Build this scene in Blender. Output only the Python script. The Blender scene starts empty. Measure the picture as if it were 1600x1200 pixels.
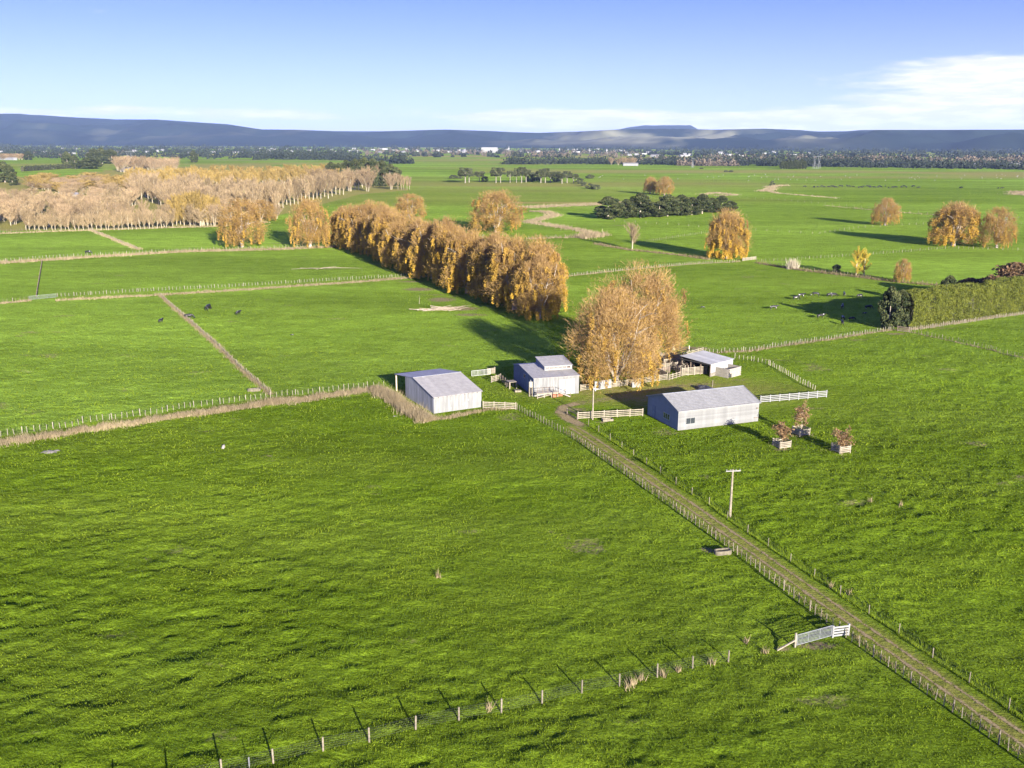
import bpy, math, random
import numpy as np
from math import radians as R, sin, cos, pi
random.seed(7); rng = np.random.default_rng(7)
sc = bpy.context.scene
COL = sc.collection

# ------------------------------------------------------------------ camera, sky, sun, exposure
F, CAM_H, PITCH, ROLL = 1480.0, 45.0, math.atan(378/1480), R(.25)
cam = bpy.data.cameras.new('camera'); cam.sensor_width = 36; cam.lens = F/1600*36
cam.clip_start = 1; cam.clip_end = 60000
camo = bpy.data.objects.new('camera', cam); COL.objects.link(camo); sc.camera = camo
camo.location = (0, 0, CAM_H)
from mathutils import Matrix, Vector
camo.rotation_euler = (Matrix.Rotation(pi/2-PITCH, 3, 'X') @ Matrix.Rotation(ROLL, 3, 'Z')).to_euler()

SUN_EL, SUN_AZ = 14.0, -23.5          # shadow azimuth measured from +Y towards +X
sd = Vector((-sin(R(SUN_AZ))*cos(R(SUN_EL)), -cos(R(SUN_AZ))*cos(R(SUN_EL)), sin(R(SUN_EL))))  # towards the sun
world = bpy.data.worlds.new('World'); sc.world = world; world.use_nodes = True
EXPOSURE, SUN_STRENGTH, SKY_STRENGTH = 1.78, 5.0, 0.088
sun = bpy.data.lights.new('sun', 'SUN'); sun.energy = SUN_STRENGTH; sun.angle = R(.53); sun.color = (1, .93, .82)
suno = bpy.data.objects.new('sun', sun); COL.objects.link(suno)
suno.rotation_euler = sd.to_track_quat('Z', 'Y').to_euler()
sc.view_settings.view_transform = 'Standard'; sc.view_settings.look = 'None'
sc.view_settings.exposure = EXPOSURE; sc.view_settings.gamma = 1

def build_world():
    nt = world.node_tree; N, L = nt.nodes, nt.links
    N.clear()
    out = N.new('ShaderNodeOutputWorld'); bg = N.new('ShaderNodeBackground'); bg.inputs[1].default_value = SKY_STRENGTH
    tc = N.new('ShaderNodeTexCoord'); sep = N.new('ShaderNodeSeparateXYZ'); L.new(tc.outputs['Generated'], sep.inputs[0])
    def M(op, a, b=None, c=None, clamp=False):
        n = N.new('ShaderNodeMath'); n.operation = op; n.use_clamp = clamp
        for i, v in enumerate((a, b, c)):
            if v is None: continue
            if isinstance(v, (int, float)): n.inputs[i].default_value = v
            else: L.new(v, n.inputs[i])
        return n.outputs[0]
    z = sep.outputs[2]; zz = M('MAXIMUM', z, 0.0)
    # clear deep air: the sky's own gradient, steeper near the horizon
    comb = N.new('ShaderNodeCombineXYZ'); L.new(sep.outputs[0], comb.inputs[0]); L.new(sep.outputs[1], comb.inputs[1])
    L.new(M('ADD', M('MULTIPLY', zz, 3.4), 0.02), comb.inputs[2])
    nrm = N.new('ShaderNodeVectorMath'); nrm.operation = 'NORMALIZE'; L.new(comb.outputs[0], nrm.inputs[0])
    sky = N.new('ShaderNodeTexSky'); sky.sky_type = 'NISHITA'; sky.sun_disc = False
    sky.sun_elevation = R(SUN_EL); sky.sun_rotation = R(180+SUN_AZ); sky.altitude = 50
    sky.air_density = 1.0; sky.dust_density = .6; sky.ozone_density = 2.5
    L.new(nrm.outputs[0], sky.inputs[0])
    hs = N.new('ShaderNodeMix'); hs.data_type = 'RGBA'; hs.blend_type = 'MULTIPLY'; hs.inputs[0].default_value = 1
    L.new(sky.outputs[0], hs.inputs[6]); hs.inputs[7].default_value = SKY_TINT
    # whitening veil at the horizon
    veil = M('POWER', M('SUBTRACT', 1.0, M('MULTIPLY', zz, 6.0, clamp=True), clamp=True), 1.6)
    mv = N.new('ShaderNodeMix'); mv.data_type = 'RGBA'; L.new(M('MULTIPLY', veil, .75), mv.inputs[0])
    L.new(hs.outputs[2], mv.inputs[6]); mv.inputs[7].default_value = VEIL
    # clouds: flat layer seen obliquely
    inv = M('DIVIDE', 1.0, M('ADD', zz, 0.03))
    cx = M('MULTIPLY', sep.outputs[0], inv); cy = M('MULTIPLY', sep.outputs[1], inv)
    cc = N.new('ShaderNodeCombineXYZ'); L.new(M('MULTIPLY', cx, 1.0), cc.inputs[0]); L.new(M('MULTIPLY', cy, .8), cc.inputs[1])
    def noise(vec, s, d, r=.55):
        n = N.new('ShaderNodeTexNoise'); n.inputs['Scale'].default_value = s; n.inputs['Detail'].default_value = d
        n.inputs['Roughness'].default_value = r; L.new(vec, n.inputs['Vector']); return n.outputs[0]
    n1 = noise(cc.outputs[0], .75, 7); 
    az = M('ARCTAN2', sep.outputs[0], sep.outputs[1])
    def blob(a0, e0, sa, se, w):
        da = M('DIVIDE', M('SUBTRACT', az, R(a0)), R(sa)); de = M('DIVIDE', M('SUBTRACT', z, sin(R(e0))), R(se))
        r2 = M('ADD', M('MULTIPLY', da, da), M('MULTIPLY', de, de))
        return M('MULTIPLY', M('POWER', 2.718, M('MULTIPLY', r2, -1.0)), w)
    cb = N.new('ShaderNodeCombineXYZ'); L.new(M('MULTIPLY', az, 11.0), cb.inputs[0]); L.new(M('MULTIPLY', z, 75.0), cb.inputs[1])
    n2 = noise(cb.outputs[0], 1.0, 6, .6)
    B = blob(27, 3.3, 6.0, .95, .95)
    for a in ((26, 8.3, 7.5, .6, 1.1), (2.2, 1.35, 5, .5, .72), (19, 1.2, 14, .55, .85), (-20, 1.5, 14, .45, .36), (25, 1.9, 7, .6, .5),
              (70, 12, 25, 4, .5), (150, 20, 40, 8, .35), (-120, 16, 30, 5, .4)):
        B = M('ADD', B, blob(*a))
    mask = M('MULTIPLY', M('SUBTRACT', M('ADD', M('MULTIPLY', n2, .95), B), .62), 3.2, clamp=True)
    wis = M('MULTIPLY', M('SUBTRACT', n1, .56), 1.1, clamp=True)
    mask = M('MAXIMUM', mask, M('MULTIPLY', wis, .5))
    ms = N.new('ShaderNodeMapRange'); ms.interpolation_type = 'SMOOTHSTEP'; L.new(mask, ms.inputs[0])
    n3 = noise(cb.outputs[0], 2.3, 5, .6)
    ccol = N.new('ShaderNodeMix'); ccol.data_type = 'RGBA'; L.new(M('MULTIPLY', M('SUBTRACT', n3, .45), 4.0, clamp=True), ccol.inputs[0])
    ccol.inputs[6].default_value = CLOUD_LO; ccol.inputs[7].default_value = CLOUD_HI
    mc = N.new('ShaderNodeMix'); mc.data_type = 'RGBA'; L.new(M('MULTIPLY', ms.outputs[0], .9), mc.inputs[0])
    L.new(mv.outputs[2], mc.inputs[6]); L.new(ccol.outputs[2], mc.inputs[7])
    L.new(mc.outputs[2], bg.inputs[0]); L.new(bg.outputs[0], out.inputs[0])
SKY_TINT = (.76, .705, 1.70, 1)
VEIL = (2.60, 2.60, 3.2, 1)
CLOUD_LO, CLOUD_HI = (3.5, 3.5, 3.9, 1), (4.7, 4.6, 4.6, 1)
build_world()
sc.cycles.use_denoising = True
sc.cycles.max_bounces = 5; sc.cycles.diffuse_bounces = 3; sc.cycles.glossy_bounces = 2
sc.cycles.transmission_bounces = 3; sc.cycles.volume_bounces = 0; sc.cycles.transparent_max_bounces = 8
sc.cycles.use_adaptive_sampling = True; sc.cycles.adaptive_threshold = .015

# ------------------------------------------------------------------ where things stand: survey of the ground plane
def G(px, py, z=0.0):
    u, v = (px-800)/F, -(py-600)/F
    c, s = cos(ROLL), sin(ROLL); u, v = u*c-v*s, u*s+v*c
    cp, sp = cos(PITCH), sin(PITCH)
    d = (u, cp+v*sp, -sp+v*cp); t = (z-CAM_H)/d[2]
    return np.array([d[0]*t, d[1]*t])
def GL(*pts): return [G(*p) for p in pts]
def height_at(px, py, pyt):
    p = G(px, py); d0 = math.hypot(*p)
    lo, hi = 0., 200.
    for _ in range(30):
        m = (lo+hi)/2; z = m-CAM_H; cp, sp = cos(PITCH), sin(PITCH)
        dep, up = p[1]*cp-z*sp, p[1]*sp+z*cp; u, v = p[0]/dep, up/dep
        y = 600-(-u*sin(ROLL)+v*cos(ROLL))*F
        if y > pyt: lo = m
        else: hi = m
    return lo

# ------------------------------------------------------------------ noise
def _h(ix, iy, s):
    n = (ix.astype(np.int64)*374761393 + iy.astype(np.int64)*668265263 + s*974634777) & 0x7fffffff
    n = ((n ^ (n >> 13))*1274126177) & 0x7fffffff
    return ((n ^ (n >> 16)) & 0xffff)/65535.0
def vnoise(x, y, s=0):
    ix, iy = np.floor(x), np.floor(y); fx, fy = x-ix, y-iy
    fx = fx*fx*(3-2*fx); fy = fy*fy*(3-2*fy)
    a, b, c, d = _h(ix, iy, s), _h(ix+1, iy, s), _h(ix, iy+1, s), _h(ix+1, iy+1, s)
    return (a*(1-fx)+b*fx)*(1-fy)+(c*(1-fx)+d*fx)*fy
def fbm(x, y, o=4, s=0, g=.5):
    v = 0; a = 1; t = 0
    for i in range(o):
        v = v+a*vnoise(x*2**i+17*i, y*2**i-9*i, s+i); t += a; a *= g
    return v/t
def seg_dist(x, y, pts):
    best = np.full(np.shape(x), 1e9)
    for (a, b) in zip(pts[:-1], pts[1:]):
        dx, dy = b[0]-a[0], b[1]-a[1]; l2 = dx*dx+dy*dy+1e-9
        t = np.clip(((x-a[0])*dx+(y-a[1])*dy)/l2, 0, 1)
        best = np.minimum(best, np.hypot(x-a[0]-t*dx, y-a[1]-t*dy))
    return best

# ------------------------------------------------------------------ materials
MATS = {}
def mat(name, col, rough=.8, var=.12, scale=3.0, col2=None, metal=0, bump=0, spec=.3, attr=None, translucent=0, objvar=0, coords='Object', streak=None):
    """procedural: base colour broken by noise; attr = name of a tone attribute mixing col -> col2"""
    if name in MATS: return MATS[name]
    m = bpy.data.materials.new(name); m.use_nodes = True; nt = m.node_tree; N, L = nt.nodes, nt.links
    b = N['Principled BSDF']; b.inputs['Roughness'].default_value = rough; b.inputs['Metallic'].default_value = metal
    b.inputs['Specular IOR Level'].default_value = spec
    tc = N.new('ShaderNodeTexCoord'); nz = N.new('ShaderNodeTexNoise'); nz.inputs['Scale'].default_value = scale
    nz.inputs['Detail'].default_value = 5
    if streak:
        mp_ = N.new('ShaderNodeMapping'); mp_.inputs['Scale'].default_value = streak; L.new(tc.outputs[coords], mp_.inputs[0]); L.new(mp_.outputs[0], nz.inputs['Vector'])
    else: L.new(tc.outputs[coords], nz.inputs['Vector'])
    c2 = col2 or tuple(min(1, c*(1+var*2)) for c in col)
    mx = N.new('ShaderNodeMix'); mx.data_type = 'RGBA'; mx.inputs[6].default_value = (*col, 1); mx.inputs[7].default_value = (*c2, 1)
    if attr:
        at = N.new('ShaderNodeAttribute'); at.attribute_name = attr; L.new(at.outputs['Fac'], mx.inputs[0])
    else:
        mr = N.new('ShaderNodeMapRange'); mr.inputs[1].default_value = .3; mr.inputs[2].default_value = .7; L.new(nz.outputs[0], mr.inputs[0]); L.new(mr.outputs[0], mx.inputs[0])
    hsv = N.new('ShaderNodeHueSaturation'); L.new(mx.outputs[2], hsv.inputs['Color'])
    val = N.new('ShaderNodeMapRange'); val.inputs[3].default_value = 1-var; val.inputs[4].default_value = 1+var; val.inputs[1].default_value = .3; val.inputs[2].default_value = .7
    L.new(nz.outputs[0], val.inputs[0])
    last = val.outputs[0]
    if objvar:
        oi = N.new('ShaderNodeObjectInfo'); ov = N.new('ShaderNodeMapRange'); ov.inputs[3].default_value = 1-objvar; ov.inputs[4].default_value = 1+objvar
        L.new(oi.outputs['Random'], ov.inputs[0]); mu = N.new('ShaderNodeMath'); mu.operation = 'MULTIPLY'
        L.new(last, mu.inputs[0]); L.new(ov.outputs[0], mu.inputs[1]); last = mu.outputs[0]
    L.new(last, hsv.inputs['Value']); L.new(hsv.outputs[0], b.inputs['Base Color'])
    if bump:
        bp = N.new('ShaderNodeBump'); bp.inputs['Strength'].default_value = bump; bp.inputs['Distance'].default_value = .05
        L.new(nz.outputs[0], bp.inputs['Height']); L.new(bp.outputs[0], b.inputs['Normal'])
    if translucent:
        tr = N.new('ShaderNodeBsdfTranslucent'); L.new(hsv.outputs[0], tr.inputs[0]); ms = N.new('ShaderNodeMixShader')
        ms.inputs[0].default_value = translucent; L.new(b.outputs[0], ms.inputs[1]); L.new(tr.outputs[0], ms.inputs[2])
        L.new(ms.outputs[0], N['Material Output'].inputs[0])
    MATS[name] = m; return m

# ------------------------------------------------------------------ mesh helpers
def mesh_np(name, V, Fc, mats, tone=None, fmat=None, attrs=None, smooth=False):
    """V (n,3); Fc (m,k) uniform polygons"""
    V = np.asarray(V, np.float32); Fc = np.asarray(Fc, np.int32); k = Fc.shape[1]
    me = bpy.data.meshes.new(name); me.vertices.add(len(V)); me.vertices.foreach_set('co', V.ravel())
    me.loops.add(Fc.size); me.loops.foreach_set('vertex_index', Fc.ravel())
    me.polygons.add(len(Fc)); me.polygons.foreach_set('loop_start', np.arange(0, Fc.size, k, dtype=np.int32))
    if fmat is not None: me.polygons.foreach_set('material_index', np.asarray(fmat, np.int32))
    if smooth: me.polygons.foreach_set('use_smooth', np.ones(len(Fc), bool))
    for m in (mats if isinstance(mats, (list, tuple)) else [mats]): me.materials.append(m)
    al = dict(attrs or {})
    if tone is not None: al['tone'] = tone
    for n, a in al.items():
        at = me.attributes.new(n, 'FLOAT', 'POINT'); at.data.foreach_set('value', np.asarray(a, np.float32))
    me.update(calc_edges=True); return me
class MB:
    """collects boxes, bars, tubes and polygons in one mesh"""
    def __init__(s): s.v = []; s.f = []
    def poly(s, pts, flip=False):
        i = len(s.v); s.v += [tuple(map(float, p)) for p in pts]; f = list(range(i, i+len(pts))); s.f.append(tuple(f[::-1] if flip else f)); return s
    def hexa(s, p):
        i = len(s.v); s.v += [tuple(map(float, q)) for q in p]
        for f in ((0, 3, 2, 1), (4, 5, 6, 7), (0, 1, 5, 4), (1, 2, 6, 5), (2, 3, 7, 6), (3, 0, 4, 7)): s.f.append(tuple(i+k for k in f))
        return s
    def box(s, x0, y0, z0, x1, y1, z1):
        return s.hexa([(x0, y0, z0), (x1, y0, z0), (x1, y1, z0), (x0, y1, z0), (x0, y0, z1), (x1, y0, z1), (x1, y1, z1), (x0, y1, z1)])
    def bar(s, a, b, w, h=None, up=(0, 0, 1)):
        h = h or w; a, b = Vector(a), Vector(b); d = (b-a).normalized(); up = Vector(up)
        if abs(d.dot(up)) > .98: up = Vector((1, 0, 0))
        r = d.cross(up).normalized()*(w/2); u = r.cross(d).normalized()*(h/2)
        return s.hexa([a-r-u, a+r-u, a+r+u, a-r+u, b-r-u, b+r-u, b+r+u, b-r+u])
    def tube(s, pts, radii, n=6, cap=True):
        i0 = len(s.v); P = [Vector(p) for p in pts]
        for k, p in enumerate(P):
            d = (P[min(k+1, len(P)-1)]-P[max(k-1, 0)]).normalized()
            x = d.orthogonal().normalized() if abs(d.z) < .95 else d.cross(Vector((0, 1, 0))).normalized()
            y = d.cross(x); r = radii[k]
            for j in range(n):
                a = 2*pi*j/n; s.v.append(tuple(p+x*(r*cos(a))+y*(r*sin(a))))
        for k in range(len(P)-1):
            for j in range(n):
                a, b = i0+k*n+j, i0+k*n+(j+1) % n; s.f.append((a, b, b+n, a+n))
        if cap:
            s.f.append(tuple(i0+j for j in reversed(range(n)))); s.f.append(tuple(i0+(len(P)-1)*n+j for j in range(n)))
        return s
    def mesh(s, name, m, smooth=False):
        me = bpy.data.meshes.new(name); me.from_pydata(s.v, [], s.f)
        for q in (m if isinstance(m, (list, tuple)) else [m]): me.materials.append(q)
        if smooth: me.polygons.foreach_set('use_smooth', np.ones(len(me.polygons), bool))
        me.update(); return me
    def obj(s, name, m, parent=None, smooth=False, **kw): return obj(name, s.mesh(name, m, smooth), parent, **kw)
def obj(name, me, parent=None, loc=None, rz=None, scale=None, **kw):
    o = bpy.data.objects.new(name, me); COL.objects.link(o)
    if parent is not None: o.parent = parent
    if loc is not None: o.location = loc
    if rz is not None: o.rotation_euler = (0, 0, rz)
    if scale is not None: o.scale = scale
    for k, v in kw.items(): o[k] = v
    return o
def thing(name, label, cat, loc=(0, 0, 0), rz=0, group=None, scale=None):
    o = bpy.data.objects.new(name, None); COL.objects.link(o); o.location = loc; o.rotation_euler = (0, 0, rz)
    o.empty_display_size = .3; o['label'] = label; o['category'] = cat
    if scale is not None: o.scale = scale
    if group: o['group'] = group
    return o
def tag(o, label, cat, group=None):
    o['label'] = label; o['category'] = cat
    if group: o['group'] = group
    return o
def copy_tree(o, loc, rz=0, scale=None, label=None, group=None):
    r = o.copy(); COL.objects.link(r); r.location = loc; r.rotation_euler = (0, 0, rz)
    if scale is not None: r.scale = scale
    if label: r['label'] = label
    if group: r['group'] = group
    for ch in list(o.children):
        c = ch.copy(); COL.objects.link(c); c.parent = r
        for g in ch.children:
            d = g.copy(); COL.objects.link(d); d.parent = c
    return r

# ------------------------------------------------------------------ palette (real-world base colours)
wood = mat('weathered_wood', (.155, .132, .095), .85, .2, 4, objvar=.22)
pale_wood = mat('sun_bleached_wood', (.235, .205, .155), .85, .15, 4, objvar=.15)
wood_dark = mat('old_dark_wood', (.13, .10, .075), .9, .25, 4, objvar=.2)
white_rail = mat('pale_timber_rail', (.22, .19, .14), .8, .15, 3, objvar=.14)
galv = mat('galvanised_steel', (.30, .31, .32), .5, .08, 2, metal=.25)
galv_roof = mat('galvanised_roof', (.315, .298, .260), .5, .07, 1.2, metal=.0, objvar=.05)
zinc_wall = mat('zinc_wall_sheet', (.185, .185, .178), .6, .12, 1.0, metal=.05, objvar=.07, streak=(3, 3, .35))
zinc_side = mat('dull_zinc_side_sheet', (.20, .205, .21), .6, .14, 1.0, metal=.05, objvar=.16, streak=(3, 3, .35))
paint_wall = mat('pale_painted_board', (.30, .305, .31), .7, .06, .8)
paint_blue = mat('blue_grey_painted_sheet', (.13, .15, .19), .7, .08, 1.2, objvar=.08)
tile_grey = mat('grey_metal_tile', (.215, .208, .188), .55, .08, 2.5, objvar=.09)
trim = mat('white_trim', (.22, .22, .21), .6, .05)
glass = mat('dark_glass', (.03, .035, .04), .08, .1, spec=.8)
dark_in = mat('dark_interior', (.03, .028, .025), .9, .2)
concrete = mat('concrete', (.155, .14, .115), .9, .18, 2, bump=.3)
rust = mat('rusty_red_steel', (.24, .09, .05), .8, .25, 6)
rubber = mat('black_plastic', (.03, .03, .033), .45, .3, 3)
wire_m = mat('fence_wire', (.10, .10, .09), .5, .05)
log_m = mat('bleached_wood', (.21, .17, .125), .9, .2, 3)

# ------------------------------------------------------------------ lines of the farm
TRACK_L = GL((808, 640), (847, 660), (878, 676), (910, 695), (1000, 758), (1151.6, 866), (1303, 983), (1455, 1089), (1600, 1191), (1760, 1305))
R_POSTS = [(919.5, 664.5), (935.5, 675), (953.5, 688), (971.5, 700), (990, 712), (1010, 725.5), (1032, 740), (1056, 757), (1081, 773), (1108, 789), (1136.5, 811), (1168, 832.5), (1200, 854), (1235, 878), (1272, 903), (1313, 930), (1357.5, 959.5), (1404, 991), (1457, 1028), (1514, 1067), (1576, 1109), (1645, 1156), (1722, 1208)]
TRACK_R = GL(*R_POSTS)
def resample(pts, step):
    out = [np.array(pts[0], float)]; rest = step
    for a, b in zip(pts[:-1], pts[1:]):
        a, b = np.array(a, float), np.array(b, float); d = np.hypot(*(b-a)); t = rest
        while t <= d+1e-6: out.append(a+(b-a)*t/d); t += step
        rest = t-d
    return out
def mid_track():
    r = resample(TRACK_R, 4); out = []
    for p in r:
        best = None
        for a, b in zip(TRACK_L[:-1], TRACK_L[1:]):
            d = b-a; t = np.clip(np.dot(p-a, d)/np.dot(d, d), 0, 1); q = a+t*d; e = np.hypot(*(p-q))
            if best is None or e < best[0]: best = (e, q)
        out.append(p*.52+best[1]*.48)
    return out
TRACK = mid_track()
YARD_LOOP = GL((908, 665), (888, 655), (876, 645), (880, 636), (905, 630), (945, 624), (1000, 612), (1060, 603), (1110, 600))
YARD = [G(*p) for p in ((800, 632), (880, 625), (905, 620), (1000, 605), (1180, 585), (1250, 600), (1275, 612), (1190, 640), (1010, 645), (900, 650), (840, 650))]
SHEDS = [(*G(1059, 672.8), 21.3, 15.4, 10), (*G(678, 646.6), 28.5, 9.1, 18), (*G(833.7, 620), 17, 8.8, 12.4), (39.4, 182.7, 42, 7.4, 7.4)]
def flat_mask(x, y):
    """1 in open paddock, towards 0 on tracks, yard and under sheds"""
    m = np.clip((seg_dist(x, y, TRACK)-2.6)/1.5, .12, 1)
    m = np.minimum(m, np.clip((seg_dist(x, y, YARD_LOOP)-2.5)/2, .15, 1))
    for (bx, by, a, w, d) in SHEDS:
        c, s = cos(R(a)), sin(R(a)); lx = (x-bx)*c+(y-by)*s; ly = -(x-bx)*s+(y-by)*c
        dd = np.maximum(np.maximum(-lx, lx-w), np.maximum(-ly, ly-d)); m = np.minimum(m, np.clip((dd-.2)/2, .1, 1))
    inner = np.hypot((x-32)/34, (y-172)/18); m = np.minimum(m, np.clip((inner-.7)/.5, .35, 1))
    return m
_n = [np.array(p) for p in TRACK_R]; DITCH = []
for _a, _b in zip(_n[:-1], _n[1:]):
    _d = (_b-_a)/np.hypot(*(_b-_a)); DITCH.append(_a+np.array([-_d[1], _d[0]])*(1.25 if _d[1] < 0 else -1.25))
def gh(x, y):
    x = np.asarray(x, float); y = np.asarray(y, float); r = np.hypot(x, y)
    c, s = cos(R(20)), sin(R(20)); u, v = x*c+y*s, -x*s+y*c
    a = (fbm(u/3.6, v/2.6, 2, 3)-.5)*.30 + (vnoise(u/1.35, v/.85, 11)-.5)*.22 + (vnoise(u/.62, v/.45, 17)-.5)*.10
    rough = .45+.9*np.clip((fbm(x/60, y/60, 2, 40)-.3)*2.2, 0, 1)
    near = np.clip(1.3-r/420, .18, 1.05)          # grazed short and smoother beyond the first paddocks
    swell = (fbm(x/90, y/70, 3, 60)-.5)*.5*np.clip((r-60)/200, 0, 1)*np.clip(r/400, .3, 1.6)
    fm = flat_mask(x, y)
    dt = seg_dist(x, y, DITCH); dz = -.48*np.exp(-(dt/.55)**2)*(.35+1.1*vnoise(x*.45, y*.45, 88))
    return a*near*rough*fm + swell*fm*np.where(r > 1500, 0.6, 1) + dz
def zg(p): return float(gh(np.array([p[0]]), np.array([p[1]]))[0])

# ------------------------------------------------------------------ ground sheet
def build_ground():
    rr = [0, 8, 16, 24, 32, 38]; r = 42.
    while r < 1500: rr.append(r); r *= 1.0037 if r < 420 else 1.008
    while r < 26000: rr.append(r); r *= 1.06
    rr = np.array(rr+[26000.])
    th = list(np.arange(-180, -36, 4.))+list(np.arange(-36, 36.01, .165))+list(np.arange(40, 180, 4.))
    th = np.radians(np.array(th)); n, k = len(rr), len(th)
    RR, TT = np.meshgrid(rr, th, indexing='ij'); X, Y = RR*np.sin(TT), RR*np.cos(TT)
    fine = (np.abs(TT) < R(36.1)) & (RR > 40) & (RR < 1500)
    Z = np.where(fine, gh(X, Y), 0.)
    V = np.stack([X, Y, Z], -1).reshape(-1, 3)
    i = np.arange(n-1)[:, None]*k+np.arange(k)[None]; j = np.arange(n-1)[:, None]*k+(np.arange(k)[None]+1) % k
    Fc = np.stack([i, i+k, j+k, j], -1).reshape(-1, 4)[:, ::-1]
    x, y = V[:, 0], V[:, 1]; rad = RR.ravel()
    dirt = np.zeros(len(V)); dry = np.zeros(len(V)); pale = np.clip((rad-140)/160, 0, 1)*(.50+.5*np.clip((fbm(x/170+3, y/110, 2, 140)-.3)*2.5, 0, 1))  # pale: lighter paddocks plus view-angle brightness, put into the grass colour
    def inside(poly):
        q = np.zeros(len(V), bool)
        for (pa, pb) in zip(poly, poly[1:]+poly[:1]): q ^= ((pa[1] > y) != (pb[1] > y)) & (x < (pb[0]-pa[0])*(y-pa[1])/(pb[1]-pa[1]+1e-9)+pa[0])
        return q
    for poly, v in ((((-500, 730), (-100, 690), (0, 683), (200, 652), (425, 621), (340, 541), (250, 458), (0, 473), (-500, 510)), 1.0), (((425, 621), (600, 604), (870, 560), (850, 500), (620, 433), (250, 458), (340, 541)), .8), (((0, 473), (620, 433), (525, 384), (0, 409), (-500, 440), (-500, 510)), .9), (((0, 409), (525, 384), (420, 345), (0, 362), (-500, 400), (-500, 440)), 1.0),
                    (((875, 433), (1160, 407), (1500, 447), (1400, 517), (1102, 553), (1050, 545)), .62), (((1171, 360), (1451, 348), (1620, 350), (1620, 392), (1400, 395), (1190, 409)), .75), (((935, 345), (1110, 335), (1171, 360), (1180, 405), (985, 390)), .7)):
        ins_ = inside(GL(*poly)); pale = np.where(ins_, v, pale)  # left paddocks strongest: sun and flare brightness painted into the grass
    # worn soil patches: (image survey point, half width m, half depth m, weight)
    for (px, py, a, b, w) in ((655, 452, 6, 4.5, .8), (690, 468, 5, 5, .8), (715, 482, 7, 4, .9), (735, 492, 6, 3, .7), (640, 440, 6, 3, .6), (1400, 522, 3, 1.2, 1), (1275, 1008, 2.4, 1.0, .8), (1225, 1014, 1.2, .6, .6),
                              (565, 636, 3, 1, .35), (370, 655, 2.0, .6, .5), (790, 640, 2, 1, .5), (1075, 545, 6, 3, .9), (1050, 556, 7, 5, .9), (1010, 570, 9, 6, .8), (1112, 862, 1.0, .9, .8), (1103, 858, .9, .7, .8),
                              (940, 660, 1.5, .8, .6), (1245, 680, 2, 1, .5), (1222, 702, 2, .9, .6), (1316, 714, 2, .9, .4), (1290, 412, 20, 2, .3), (975, 352, 12, 3, .8), (1030, 350, 10, 2, .7), (575, 400, 12, 3, .35),
                              (590, 412, 10, 3, .4), (100, 398, 14, 3, .4), (440, 380, 14, 4, .5), (610, 520, 3, 1.5, .35), (700, 540, 5, 1.4, .45), (1320, 540, 6, 2, .3), (1270, 560, 5, 1.5, .3),
                              (960, 610, 6, 4, .45), (990, 622, 8, 4, .5), (1010, 632, 5, 4, .4), (900, 640, 3, 2, .6), (1120, 600, 8, 3, .35), (1200, 590, 9, 3, .3), (360, 480, 10, 2, .35), (1390, 500, 5, 2, .4)):
        c = G(px, py); d = ((x-c[0])/a)**2+((y-c[1])/b)**2; dirt = np.maximum(dirt, w*np.exp(-d)*(d < 9))
    yd = seg_dist(x, y, YARD_LOOP); dirt = np.maximum(dirt, .5*np.exp(-(yd/2.0)**2))
    dirt = np.maximum(dirt, (.44)*np.clip((fbm(x/9, y/5, 4, 201)-.63)*5, 0, 1)*(rad < 900))
    inn = np.hypot((x-28)/32, (y-172)/14); dry = np.maximum(dry, .55*np.clip(1.25-inn, 0, 1))
    dry = np.maximum(dry, .46*np.exp(-(seg_dist(x, y, TRACK)/1.7)**2))
    # paddock tints, mown and rank bands far out (long across the view)
    far = np.clip((rad-500)/600, 0, 1)
    dry = np.maximum(dry, far*np.clip((fbm(x/900, y/260, 3, 80)-.5)*3.2, 0, .75))
    for (px0, px1, py, hd, w) in ((820, 1330, 268, 90, .75), (1250, 1600, 277, 60, .5), (1500, 1620, 275, 60, .7), (820, 1010, 317, 14, .95), (690, 760, 262, 60, .5), (0, 240, 262, 200, .3), (0, 400, 318, 50, .75), (200, 300, 325, 20, .8)):
        a, b = G(px0, py), G(px1, py)
        dd = seg_dist(x, y, [a, b]); dry = np.maximum(dry, w*np.exp(-(dd/hd)**2))
    poly = GL((-60, 366), (0, 361), (190, 356), (330, 352), (430, 338), (560, 304), (640, 297), (600, 280), (400, 256), (200, 262), (60, 280), (-60, 262))
    ins = np.zeros(len(V), bool)
    for (pa, pb) in zip(poly, poly[1:]+poly[:1]):
        cr = ((pa[1] > y) != (pb[1] > y)) & (x < (pb[0]-pa[0])*(y-pa[1])/(pb[1]-pa[1]+1e-9)+pa[0]); ins ^= cr
    dry = np.where(ins, np.maximum(dry, .7), dry)
    dirt = np.maximum(dirt, far*.5*np.clip((fbm(x/700+9, y/160, 3, 90)-.6)*5, 0, 1))
    rn = np.clip(1.2-rad/200, 0, 1)
    m = bpy.data.materials.new('pasture'); m.use_nodes = True; nt = m.node_tree; N, L = nt.nodes, nt.links
    b = N['Principled BSDF']; b.inputs['Roughness'].default_value = 1; b.inputs['Specular IOR Level'].default_value = .0
    geo = N.new('ShaderNodeNewGeometry')
    def noise(s, d, r=.6, vec=None, rot=None, sc3=None):
        n = N.new('ShaderNodeTexNoise'); n.inputs['Scale'].default_value = s; n.inputs['Detail'].default_value = d; n.inputs['Roughness'].default_value = r
        mp = N.new('ShaderNodeMapping'); mp.inputs['Rotation'].default_value = (0, 0, rot or 0); mp.inputs['Scale'].default_value = sc3 or (1, 1, 1)
        L.new(geo.outputs['Position'], mp.inputs[0]); L.new(mp.outputs[0], n.inputs['Vector']); return n.outputs[0]
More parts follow.
